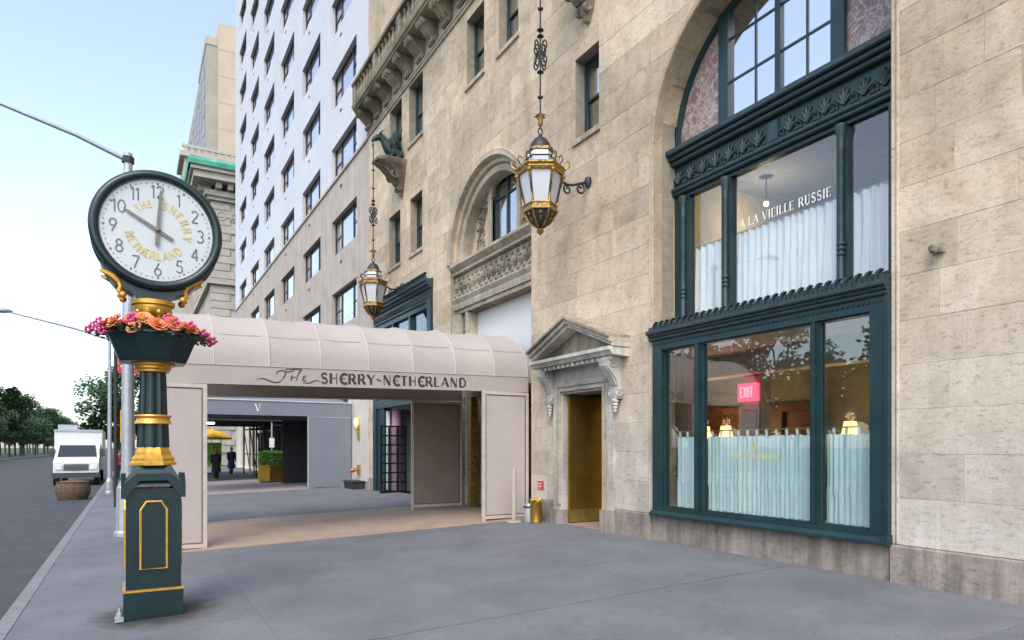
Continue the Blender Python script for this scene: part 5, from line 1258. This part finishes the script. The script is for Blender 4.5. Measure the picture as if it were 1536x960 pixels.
for c in cols:
    for z in rowz:
        if z > 45: continue
        win = put('window', fm, 'window_dark', APT, (.17, c - W0, z))
        for p in pm: put('pane', p, 'flat_glass', win)
        if rg.random() < .93: put('white_backing', rg.choice(bm_), 'blind_white', win)
        if z > 7 and z < 34: put('vent', vent, 'dark_steel', APT, (0.0, c - W0 + 2.3, z - .5))
# street level of the apartment house: cream pier with sconces, then dark shopfronts
bx('cream_pier', 'cream_stone', APT, D - .02, D + .3, W0, 27.6, 0.3, 6.0); bx('pier_base', 'plinth_stone', APT, D - .06, D + .3, W0, 27.6, -.1, .3)
m = MB(); m.box(D + .05, D + .3, 31.5, W1, -.1, 6.0); m.build('street_wall', 'cream_stone', APT)
m = MB(); m.box(D + .25, D + .3, 27.6, 31.5, -.1, 6); m.build('street_wall', 'dark_room', APT)
for k in range(7):
    yy = 33.4 + k * 4.1; m = MB(); m.box(D - .02, D + .04, yy, yy + 3.1, .2, 3.3); m.build('dark_shopfront', 'dark_room', APT)
    MB().lathe([(.42, 0), (.42, .15), (.34, .2), (.32, 3.9), (.4, 4.05), (.4, 4.2)], (D - .15, yy - .5, -.1), 14).build('column', 'cream_stone', APT, 40)
t = thing('wall_sconce', (D - .02, 26.0, 2.0), 'lit brass wall sconce on the cream pier beside the grey awning', 'lamp')
m = MB(); m.box(D - .06, D - .022, 25.9, 26.1, 1.9, 2.75); m.lathe([(.03, 0), (.09, .05), (.03, .1)], (D - .14, 26.0, 2.3), 10); m.tube([(D - .04, 26, 2.1), (D - .14, 26, 2.12), (D - .14, 26, 2.35)], .018, 6); m.build('back_plate', 'brass_bright', t)
MB().lathe([(.05, 0), (.09, .14), (.07, .3)], (D - .14, 26.0, 2.45), 12).build('shade', 'lamp_glow', t, 40)
t = thing('standpipe', (D - .06, 25.95, .4), 'brass twin hose standpipe low on the cream pier', 'standpipe')
m = MB(); m.lathe([(.13, -.04), (.15, 0), (.13, .04)], (0, 0, 0), 14)
m = MB(); m.box(D - .08, D - .022, 25.8, 26.12, .55, .9)
m.build('flange', 'brass_bright', t)
for sg in (-1, 1): MB().tube([(D - .06, 25.96, .72), (D - .2, 25.96 + sg * .1, .72), (D - .3, 25.96 + sg * .13, .68)], [.06, .065, .075], 10).build('outlet', 'brass_bright', t, 40); MB().tube([(D - .3, 25.96 + sg * .13, .68), (D - .36, 25.96 + sg * .14, .66)], .06, 10).build('cap', 'red_sign', t, 40)
t = thing('stone_trough', (D - .3, 25.6, 0), 'dark low stone trough at the foot of the cream pier', 'trough')
m = MB(); m.prism([(D - .52, gz(D) - .02), (D - .1, gz(D) - .02), (D - .08, .26), (D - .56, .26)], 25.1, 26.3, XZ); m.build('body', 'dark_steel', t); bx('rim', 'dark_steel', t, D - .58, D - .065, 25.07, 26.33, .262, .30)

# flat grey awning further along
GA = thing('flat_awning', (4.0, 29, gz(4)), 'flat blue grey canvas awning with a letter V and grey side panel', 'awning')
gu0, gu1 = 26.95, 31.4
m = MB(); m.box(.6, D - .05, gu0, gu0 + .012, 2.83, 3.38); m.build('valance', 'grey_canvas', GA); m = MB(); m.box(.6, D - .05, gu1, gu1 + .012, 2.83, 3.38); m.build('valance', 'grey_canvas', GA)
m = MB(); m.prism([(gu0 + .013, 3.36), ((gu0 + gu1) / 2, 3.75), (gu1 - .001, 3.36), (gu1 - .001, 3.34), ((gu0 + gu1) / 2, 3.73), (gu0 + .013, 3.34)], .6, D - .05, YZ); m.build('roof_canvas', 'grey_canvas', GA)
MB().tube([(.6, gu0 - .01, 3.39), (D - .05, gu0 - .01, 3.39)], .025, 6).build('welt', 'awning_seam', GA)
bx('end_valance', 'grey_canvas', GA, .6, .612, gu0 + .013, gu1 - .001, 2.83, 3.34)
bx('side_panel', 'grey_canvas', GA, 6.12, D - .06, gu0 + .0, gu0 + .04, gz(6.1) + .06, 2.78); m = MB(); m.box(6.06, 6.12, gu0 - .01, gu0 + .05, gz(6.06) + .02, 2.825); m.box(6.12, D - .06, gu0 - .01, gu0 + .05, 2.782, 2.825); m.build('panel_frame', 'galvanised', GA)
bx('side_panel', 'charcoal_canvas', GA, 5.95, D - .06, gu1 - .04, gu1, gz(5.9) + .03, 2.825)
m = MB()
for n in (.65,): m.tube([(n, gu1, gz(n)), (n, gu1, 2.83)], .03, 6)
m.build('post', 'galvanised', GA)
Pn = Pen(lambda x, y, e: (x, gu0 - .004 - e, y)); Pn.glyph(font(.14, .05, serif=True), 'V', 4.1, 2.98, .28); Pn.m.build('lettering', 'lettering_white', GA)

# planter with hedge
pn_, pu = 5.85, 33.4; t = thing('hedge_planter', (pn_, pu, gz(pn_)), 'six sided brass planter with clipped green hedge beyond the grey awning', 'planter')
MB().lathe([(.60, .05), (.66, .06), (.68, .74), (.70, .76), (.70, .82), (.6, .82), (.58, .75)], (pn_, pu, gz(pn_)), 6, .2).build('tub', 'brass', t)
MB().lathe([(.58, 0), (.58, .06)], (pn_, pu, gz(pn_)), 6, .2).build('tub_base', 'dark_steel', t)
m = MB(); rg = random.Random(3)
for k in range(2600):
    a = rg.uniform(0, 2 * pi); r = .62 * sqrt(rg.random()); z = rg.uniform(.78, 1.5) if rg.random() < .6 else 1.5 - rg.random() ** 2 * .1
    if rg.random() < .5: r = rg.uniform(.54, .64)
    z -= .08 * (r / .62) ** 4
    c = Vector((pn_ + r * cos(a), pu + r * sin(a), gz(pn_) + z)); d = Vector((rg.gauss(0, 1), rg.gauss(0, 1), rg.gauss(0, 1))).normalized(); s_ = d.orthogonal().normalized() * .03; d = d * .045
    m.add([c - d, c + s_, c + d, c - s_], [(0, 1, 2, 3)])
o = m.build('hedge', 'hedge_green', t); o['kind'] = 'stuff'

# sidewalk shed with scaffold posts
SH = thing('scaffold_shed', (4, 34.8, gz(4)), 'dark scaffold shed over the pavement with ceiling lights and many posts', 'scaffold')
bx('deck', 'dark_steel', SH, .4, D - .1, 34.8, 44.6, 3.0, 3.25); bx('fascia', 'charcoal_canvas', SH, .38, D - .1, 34.74, 34.79, 2.9, 3.9); bx('fascia', 'charcoal_canvas', SH, .3, .36, 34.8, 44.6, 2.9, 3.9)
for k in range(5):
    yy = 34.9 + k * 2.38
    for n in (.7, 6.1, 6.7, 7.4):
        MB().tube([(n, yy, gz(n)), (n, yy, 3.0)], .045, 6).build('post', 'galvanised' if (k + int(n)) % 3 == 0 else 'dark_steel', SH)
    MB().tube([(6.1, yy, 2.7), (7.4, yy, 2.7)], .035, 5).build('cross_tube', 'dark_steel', SH); bx('joist', 'dark_steel', SH, .5, D - .2, yy - .06, yy + .06, 2.88, 2.995)
for k in range(4):
    yy = 34.9 + k * 2.38; MB().tube([(6.1, yy, .3), (6.1, yy + 2.38, 2.7)], .03, 5).build('brace', 'dark_steel', SH); MB().tube([(7.4, yy + 2.4, .3), (7.4, yy, 2.7)], .03, 5).build('brace', 'dark_steel', SH); MB().tube([(6.1, yy, 1.2), (6.1, yy + 2.38, 1.2)], .03, 5).build('rail', 'dark_steel', SH)
    bx('mesh_screen', 'dark_room', SH, 6.9, 6.94, yy + .1, yy + 2.2, .2, 2.5)
for yy, n in ((37.2, 3.2), (41.0, 3.1)): bx('shed_light', 'shed_light', SH, n - .5, n + .5, yy, yy + .16, 2.8, 2.88)
t = thing('notice_plate', (6.1, 34.84, 1.5), 'small pale notice plate on a scaffold post', 'sign'); bx('plate', 'blind_white', t, 5.98, 6.2, 34.82, 34.838, 1.6, 2.05); bx('plate_rim', 'galvanised', t, 5.96, 6.22, 34.839, 34.844, 1.58, 2.07)

# ------------------------------------------------------------------ people
def person(loc, rz, h, label, top, legs, hair, coat=False, stride=.12, vest=None, lean=0.0, longhair=False):
    t = thing('person', loc, label, 'person', None, rz); k = h / 1.75
    S = lambda x, y, z, r: (x * k, y * k, z * k, (r[0] * k, r[1] * k) if isinstance(r, tuple) else r * k)
    ln = lean
    P_ = [S(0, 0, .95, (.15, .11)), S(0, ln * .2, 1.10, (.14, .10)), S(0, ln * .5, 1.30, (.17, .11)), S(0, ln * .8, 1.44, (.12, .09)), S(0, ln * .9, 1.51, .055), S(0, ln, 1.57, .06), S(0, ln + .01, 1.65, (.075, .09)), S(0, ln, 1.73, (.06, .07)),
          S(.19, ln * .75, 1.42, .06), S(.23, ln * .6 - .02, 1.16, .047), S(.22, ln * .6 + .1, .95, .036), S(.21, ln * .6 + .14, .86, (.03, .04)),
          S(-.19, ln * .75, 1.42, .06), S(-.23, ln * .6, 1.16, .047), S(-.22, ln * .6 + .08, .93, .036), S(-.21, ln * .6 + .12, .84, (.03, .04)),
          S(.09, 0, .86, .09), S(.10, stride * .6, .48, .06), S(.10, stride * .6, .09, .042), S(.11, stride * .6 + .15, .04, (.04, .03)),
          S(-.09, 0, .86, .09), S(-.10, -stride * .5, .48, .06), S(-.10, -stride, .09, .042), S(-.11, -stride + .15, .04, (.04, .03)), S(0, ln + .10, 1.635, .014)]
    E_ = [(0, 1), (1, 2), (2, 3), (3, 4), (4, 5), (5, 6), (6, 7), (3, 8), (8, 9), (9, 10), (10, 11), (3, 12), (12, 13), (13, 14), (14, 15), (0, 16), (16, 17), (17, 18), (18, 19), (0, 20), (20, 21), (21, 22), (22, 23), (6, 24)]
    skin_obj('body', P_, E_, 'skin', t)
    def tr(nm, mt, rings):
        m = MB(); sg = 14; vs = []
        for x, y, z, rx, ry in rings: vs += [((x + rx * cos(2 * pi * q / sg)) * k, (y + ry * sin(2 * pi * q / sg)) * k, z * k) for q in range(sg)]
        m.add(vs, [(i * sg + q, i * sg + (q + 1) % sg, (i + 1) * sg + (q + 1) % sg, (i + 1) * sg + q) for i in range(len(rings) - 1) for q in range(sg)]); m.build(nm, mt, t, 70, True)
    tr('jacket', top, [(0, 0, .45 if coat else .84, .24 if coat else .2, .2 if coat else .15), (0, 0, .95, .19, .15), (0, ln * .2, 1.1, .175, .135), (0, ln * .5, 1.3, .205, .145), (0, ln * .75, 1.43, .18, .12), (0, ln * .85, 1.49, .075, .07)])
    for sg_, a in ((1, .1), (-1, .08)): tr('sleeve', top, [(sg_ * .20, ln * .75, 1.46, .05, .05), (sg_ * .215, ln * .7, 1.38, .075, .075), (sg_ * .235, ln * .6 - .01, 1.16, .062, .062), (sg_ * .225, ln * .6 + a, .94, .05, .05)])
    for sg_, y1, y2 in ((1, stride * .6, stride * .6), (-1, -stride * .5, -stride)): tr('trouser_leg', legs, [(sg_ * .085, 0, .95, .115, .12), (sg_ * .10, y1, .48, .078, .08), (sg_ * .10, y2, .1, .066, .07)])
    if vest: tr('safety_vest', vest, [(0, 0, .9, .205, .165), (0, ln * .3, 1.15, .19, .15), (0, ln * .5, 1.3, .218, .158), (0, ln * .75, 1.42, .19, .132)])
    m = MB(); m.ball((0, (ln - .015) * k, 1.69 * k), (.085 * k, .10 * k, .085 * k), 12, 8)
    if longhair: m.ball((0, (ln - .06) * k, 1.56 * k), (.09 * k, .06 * k, .16 * k), 10, 8)
    m.build('hair', hair, t, 60, True)
    for sg_ in (-1, 1): MB().ball((sg_ * .085 * k, ln * k, 1.635 * k), (.012 * k, .02 * k, .032 * k), 6, 5).build('ear', 'skin', t, 60, True); MB().ball((sg_ * .03 * k, (ln + .088) * k, 1.665 * k), .011 * k, 6, 5).build('eye', 'dark_room', t, 60, True)
    return t
person((3.85, 38.0, gz(3.85)), .3, 1.68, 'person in long black coat with reddish hair beyond the grey awning', 'cloth_black', 'cloth_black', 'hair_red', coat=True, longhair=True)
person((5.15, 42.6, gz(5.15)), pi + .3, 1.68, 'person in long blue jacket walking under the scaffold shed', 'cloth_blue', 'cloth_blue', 'hair_dark', coat=True, stride=.2, lean=.05)
person((-.55, 44.6, gz(-.55)), pi, 1.72, 'worker in red jacket standing on the kerb beside the white truck', 'cloth_red', 'cloth_blue', 'hair_dark', stride=.05)
person((-.28, 44.0, gz(-.28)), pi * .9, 1.78, 'worker in yellow safety vest near the grey lamp post', 'cloth_black', 'cloth_blue', 'hair_dark', vest='cloth_yellow', stride=.08)

# food cart with yellow parasol at the far end of the shed
t = thing('food_cart', (4.2, 47.2, gz(4.2)), 'lime green food cart just beyond the scaffold shed', 'cart')
bx('body', 'lime_panel', t, 3.0, 5.05, 46.6, 48.6, .35, 1.9); bx('counter', 'galvanised', t, 2.95, 5.1, 46.4, 46.58, 1.02, 1.1)
for n in (3.3, 4.8): MB().tube([(n, 46.7, .16), (n, 46.9, .16)], .24, 14).build('wheel', 'tyre', t, 40)
m = MB()
for n in (3.0, 5.0): m.box(n, n + .05, 46.6, 46.65, 1.9, 2.2)
m.build('post', 'galvanised', t)
t = thing('market_parasol', (4.4, 46.0, gz(4.5)), 'yellow parasol above the lime green food cart', 'parasol')
MB().tube([(4.4, 46.0, gz(4.5)), (4.4, 46.0, 2.75)], .025, 6).build('pole', 'galvanised', t); MB().lathe([(1.2, 2.1), (1.21, 2.22), (.65, 2.55), (.04, 2.75)], (4.4, 46.0, 0), 8, cap=False).build('canopy', 'yellow_canvas', t)
MB().lathe([(.26, 0), (.26, .06), (.05, .1)], (4.4, 46.0, gz(4.5)), 14).build('base', 'dark_steel', t)

# ------------------------------------------------------------------ far buildings
CLUB = thing('clubhouse', (D, 82, -.4), 'pale stone clubhouse with deep green copper cornice behind the clock', 'building')
ZC = 32.0
m = MB(); m.box(D, 45, 82, 118, -.4, ZC - 1.6); m.build('wall', 'club_stone', CLUB)
for k in range(34):
    z = 1 + k * .86
    MB().box(D - .12, D + 1.9 + (.5 if k % 2 else 0), 81.86, 81.998, z, z + .78).build('quoin', 'club_stone', CLUB)
    MB().box(D - .12, D - .002, 82, 82.8 + (.5 if k % 2 else 0), z, z + .78).build('quoin', 'club_stone', CLUB)
for z0, z1, pr in ((9.0, 9.6, .5), (10.2, 10.5, .35), (20, 20.6, .5)): 
    m = MB(); m.box(D - pr, 44, 82 - pr, 118, z0, z1); m.build('string_course', 'club_stone', CLUB)
m = MB()
for i in range(26):
    m.box(D + .3 + i * 1.2, D + .9 + i * 1.2, 80.6, 82, ZC - 1.5, ZC - .85); m.box(D - 1.4, D, 82.3 + i * 1.3, 82.9 + i * 1.3, ZC - 1.5, ZC - .85)
m.build('cornice_block', 'club_stone', CLUB)
for z0, z1, pr in ((ZC - 2.6, ZC - 2.2, .5), (ZC - 2.2, ZC - 1.6, .8), (ZC - .84, ZC - .1, 2.0), (ZC - .1, ZC + .3, 2.3)):
    m = MB(); m.box(D - pr, 45, 82 - pr, 118, z0, z1); m.build('cornice', 'club_stone', CLUB)
m = MB(); m.prism([(0, 0), (2.5, 0), (2.6, .5), (2.3, .9), (0, .6)], 0, 1, lambda p, q, e: (D - 2.5 + e * 39, 82 - p, ZC + .31 + q)); m.prism([(0, 0), (2.5, 0), (2.6, .5), (2.3, .9), (0, .6)], 0, 1, lambda p, q, e: (D - p, 79.5 + e * 38, ZC + .31 + q)); m.build('copper_cornice', 'copper_green', CLUB)
m = MB()
for k in range(20): a = k * 1.7; m.tube([(D + 1 + k * 1.5 + .5 * cos(q), 81.9, ZC - 4.2 + .5 * sin(q)) for q in [2 * pi * j / 10 for j in range(10)]], .12, 4, True)
m.build('garland', 'tower_stone', CLUB)
for k in range(10):
    for z in (11.5, 22.0): 
        w_ = bx('window', 'far_glass', CLUB, D - .05, D + .01, 84.5 + k * 3.1, 86 + k * 3.1, z, z + 4.5); bx('window_frame', 'club_stone', w_, D - .2, D - .06, 84.2 + k * 3.1, 84.45 + k * 3.1, z - .3, z + 4.9); bx('window_frame', 'club_stone', w_, D - .2, D - .06, 86.05 + k * 3.1, 86.3 + k * 3.1, z - .3, z + 4.9)
for k in range(6):
    bx('window', 'far_glass', CLUB, D + 4.5 + k * 4, D + 6 + k * 4, 81.95, 82.01, 12, 17)
TOW = thing('beige_tower', (12, 115, 0), 'tall beige brick slab tower with a setback stone podium', 'building')
m = MB(); m.box(12, 50, 115, 162, 0, 69); m.build('slab', 'far_brick', TOW)
m = MB(); m.box(10.4, 11.99, 116.5, 160, 0, 66); m.build('bay_wing', 'far_brick_shaded', TOW); bx('penthouse', 'far_brick', TOW, 14, 40, 122, 150, 69, 71.5); m = MB(); m.box(10.3, 11.99, 116.4, 130, 66, 67.3); m.build('bay_top', 'tower_stone', TOW)
for k in range(16):
    for z in range(19):
        if k % 2 == 0 and 48 + z * 3.1 < 65: bx('window', 'far_glass', TOW, 10.34, 10.41, 119 + k * 2.6, 121 + k * 2.6, 46.5 + z * 3.1, 48.3 + z * 3.1)
for k in range(5): bx('string_line', 'tower_stone', TOW, 12.0, 49, 114.97, 115.0, 48 + k * 4.2, 48.15 + k * 4.2)
m = MB(); m.box(6.6, 50, 106.4, 114.9, 0, 43.3); m.box(6.6, 10.39, 114.9, 160, 0, 43.3); m.build('podium', 'tower_stone', TOW)
m = MB(); m.box(6.0, 50, 105.8, 114.0, 43.3, 44.0); m.build('podium_cornice', 'tower_stone', TOW); m = MB(); m.box(6.3, 50, 106.1, 106.5, 44.7, 45.1); m.build('podium_rail', 'tower_stone', TOW)
m = MB(); m.box(6.4, 50, 106.2, 106.45, 40.4, 40.9); m.build('podium_band', 'club_stone', TOW)
for k in range(40): bx('baluster', 'tower_stone', TOW, 6.5 + k * .9, 6.85 + k * .9, 106.15, 106.45, 44.0, 44.7)
for k in range(5): bx('podium_window', 'far_glass', TOW, 13 + k * 5, 15 + k * 5, 106.34, 106.41, 35.5, 42)

# ------------------------------------------------------------------ street furniture at the kerb
def lamp_post(n, u, h, r, label, arm, base_h=1.1):
    t = thing('lamp_post', (n, u, gz(n)), label, 'lamp post')
    MB().lathe([(r * 2.0, 0), (r * 2.0, .08), (r * 1.7, .12), (r * 1.6, base_h - .1), (r * 1.2, base_h), (r, base_h + .05)], (n, u, gz(n)), 8).build('base', 'galvanised', t)
    MB().lathe([(r, base_h), (r * .8, h * .6), (r * .62, h)], (n, u, gz(n)), 12).build('pole', 'galvanised', t, 50)
    m = MB(); m.tube([(n, u, gz(n) + h - .15), (n - arm * .35, u, gz(n) + h + .18), (n - arm, u, gz(n) + h + .62)], [.05, .045, .035], 8); m.build('arm', 'galvanised', t, 50)
    m = MB(); m.ball((n - arm - .3, u, gz(n) + h + .66), (.4, .16, .1), 10, 6); m.build('lamp_head', 'galvanised', t, 60)
    m = MB(); m.lathe([(r * .9, 0), (r * .9, .12)], (n, u, gz(n) + h - .2), 10); m.build('collar', 'dark_steel', t)
    return t
lamp_post(-.06, 16.0, 7.95, .13, 'grey street lamp post standing just behind the post clock', 2.6)
lamp_post(-.75, 31.0, 6.3, .085, 'thin distant lamp post with a sloping arm', 3.2, 0.6)
t = thing('traffic_signal', (-.42, 24.0, gz(-.4)), 'yellow pedestrian signal with orange hand lit behind the clock column', 'signal')
MB().tube([(-.42, 24, gz(-.42)), (-.42, 24, 4.6)], .055, 8).build('pole', 'dark_steel', t, 50)
bx('housing', 'signal_yellow', t, -.30, .10, 23.85, 24.1, 1.75, 2.75); m = MB(); m.box(-.24, .04, 23.82, 23.849, 1.85, 2.15); m.build('lens', 'signal_orange', t)
for z in (2.65, 2.3): bx('visor', 'signal_yellow', t, -.28, .08, 23.6, 23.85, z, z + .04)
t = thing('street_sign', (.1, 24.0, 3.9), 'red street sign plate behind the clock column', 'sign'); bx('plate', 'red_sign', t, -.36, .55, 23.98, 24.02, 3.9, 4.35)
m = MB(); m.box(-.3, .5, 23.974, 23.979, 4.1, 4.14); m.build('lettering', 'lettering_white', t)
t = thing('tree_pit_tub', (-1.95, 30.6, -.4), 'low round brown tub at the left edge of the kerb', 'tub'); MB().lathe([(.46, 0), (.58, .25), (.58, .48), (.52, .66)], (-1.95, 30.6, -.4), 18).build('tub', 'bark_mulch', t, 50); MB().lathe([(.53, .645), (.55, .68), (.48, .69), (.3, .72), (0, .74)], (-1.95, 30.6, -.4), 18).build('soil', 'bark_mulch', t, 50)

# white box truck parked at the kerb, front towards us
TR = thing('box_truck', (-2.75, 41.5, -.40), 'white box truck parked nose forward at the kerb', 'truck')
zb = -.4; tn0, tn1 = -3.6, -1.4
bx('cargo_box', 'van_white', TR, tn0, tn1, 43.4, 48.6, zb + .75, zb + 2.95); bx('box_trim', 'galvanised', TR, tn0 - .02, tn1 + .02, 43.36, 43.398, zb + 2.85, zb + 2.97); bx('roof_unit', 'galvanised', TR, -3.5, -2.6, 44.2, 45.6, zb + 2.953, zb + 3.25)
m = MB(); m.prism([(41.5, .55), (41.5, 1.2), (41.7, 1.35), (42.35, 1.45), (42.9, 2.15), (43.35, 2.2), (43.35, .55)], tn0 + .1, tn1 - .1, lambda p, q, e: (e, p, zb + q)); m.build('cab', 'van_white', TR)
m = MB(); m.add([(tn0 + .22, 42.37, zb + 1.5), (tn1 - .22, 42.37, zb + 1.5), (tn1 - .3, 42.85, zb + 2.1), (tn0 + .3, 42.85, zb + 2.1), (tn0 + .22, 42.34, zb + 1.52), (tn1 - .22, 42.34, zb + 1.52), (tn1 - .3, 42.82, zb + 2.12), (tn0 + .3, 42.82, zb + 2.12)], [(0, 1, 2, 3), (7, 6, 5, 4), (4, 5, 1, 0), (5, 6, 2, 1), (6, 7, 3, 2), (7, 4, 0, 3)]); m.build('windscreen', 'car_glass', TR)
m = MB()
for k in range(5): m.box(tn0 + .55, tn1 - .55, 41.46, 41.498, zb + .80 + k * .07, zb + .84 + k * .07)
m.build('grille', 'van_trim', TR); bx('bumper', 'van_trim', TR, tn0 + .05, tn1 - .05, 41.36, 41.495, zb + .42, zb + .68)
for n in (tn0 + .34, tn1 - .34): m = MB(); m.box(n - .16, n + .16, 41.45, 41.498, zb + .84, zb + 1.06); m.build('headlight', 'headlight', TR)
for n in (tn0 - .02, tn1 + .02): bx('mirror', 'van_trim', TR, n - .13, n + .13, 42.5, 42.62, zb + 1.5, zb + 1.9)
for n in (tn0 + .2, tn1 - .2):
    for yy in (42.2, 47.2):
        w_ = MB().tube([(n - .13, yy, zb + .38), (n + .13, yy, zb + .38)], .38, 18).build('wheel', 'tyre', TR, 40); MB().tube([(n - .14, yy, zb + .38), (n + .14, yy, zb + .38)], .2, 12).build('rim', 'galvanised', w_, 40)
bx('chassis', 'van_trim', TR, tn0 + .3, tn1 - .3, 42, 48.4, zb + .45, zb + .745)

# ------------------------------------------------------------------ trees across the avenue
def tree_mesh(seed, h, rx, nleaf):
    rg = random.Random(seed); tr = MB(); tr.tube([(0, 0, 0), (rg.uniform(-.1, .1), 0, h * .25), (rg.uniform(-.3, .3), rg.uniform(-.3, .3), h * .5), (0, 0, h * .8)], [.26, .2, .14, .04], 8)
    clumps = []
    for k in range(22):
        a = rg.uniform(0, 2 * pi); zz = rg.uniform(.32, .95); rr = rx * sqrt(max(.05, 1 - ((zz - .58) / .44) ** 2)) * rg.uniform(.45, 1); c = Vector((rr * cos(a), rr * sin(a), h * zz)); clumps.append((c, rg.uniform(.7, 1.4) * rx * .3))
        tr.tube([(0, 0, h * (.25 + .3 * rg.random())), c * .55 + Vector((0, 0, h * zz * .35)), c], [.09, .06, .02], 5)
    cr = MB(); vs = []; fs = []
    for i in range(nleaf):
        c, r = rg.choice(clumps); v = Vector((rg.gauss(0, 1), rg.gauss(0, 1), rg.gauss(0, .8))); v = v.normalized() * r * rg.random() ** .45; p = c + v
        d = Vector((rg.gauss(0, 1), rg.gauss(0, 1), rg.gauss(0, .6))).normalized(); s_ = d.orthogonal().normalized() * .15; d = d * .22; b = len(vs); vs += [p - d, p + s_, p + d, p - s_]; fs.append((b, b + 1, b + 2, b + 3))
    cr.v = vs; cr.f = fs; return tr.mesh('trunk'), cr.mesh('crown')
TM = [tree_mesh(1, 10.5, 3.6, 5200), tree_mesh(2, 12, 4.2, 5600), tree_mesh(3, 9, 3.3, 4600)]
rg = random.Random(21)
def tree(n, u, s_, k, label, group):
    t = thing('tree', (n, u, -.46), label, 'tree', group, rg.uniform(0, 6)); t.scale = (s_,) * 3
    put('trunk', TM[k][0], 'bark', t); put('crown', TM[k][1], 'leaf_green', t)
tree(-1.0, 97, 1.0, 1, 'tall street tree on the near kerb beyond the white truck', None); tree(-.9, 69, .72, 2, 'smaller street tree at the corner behind the lamp post', None)
k = 0
for u in range(-10, 330, 9):
    n = -22.5 + rg.uniform(-1, 1)
    if u < 75 : n = -30 + rg.uniform(-3, 3)
    tree(n, u + rg.uniform(-2, 2), rg.uniform(.85, 1.2), k % 3, 'leafy street tree in the row along the far side of the avenue', 'trees across the avenue'); k += 1
for u in range(-6, 80, 7):
    tree(-38 + rg.uniform(-2, 2), u + rg.uniform(-1, 1), rg.uniform(1.0, 1.3), k % 3, 'leafy park tree standing behind the far row of trees', 'park trees behind the row'); k += 1
for u in range(100, 330, 14):
    tree(-31 + rg.uniform(-3, 3), u, rg.uniform(1.0, 1.35), k % 3, 'leafy park tree standing behind the far row of trees', 'park trees behind the row'); k += 1
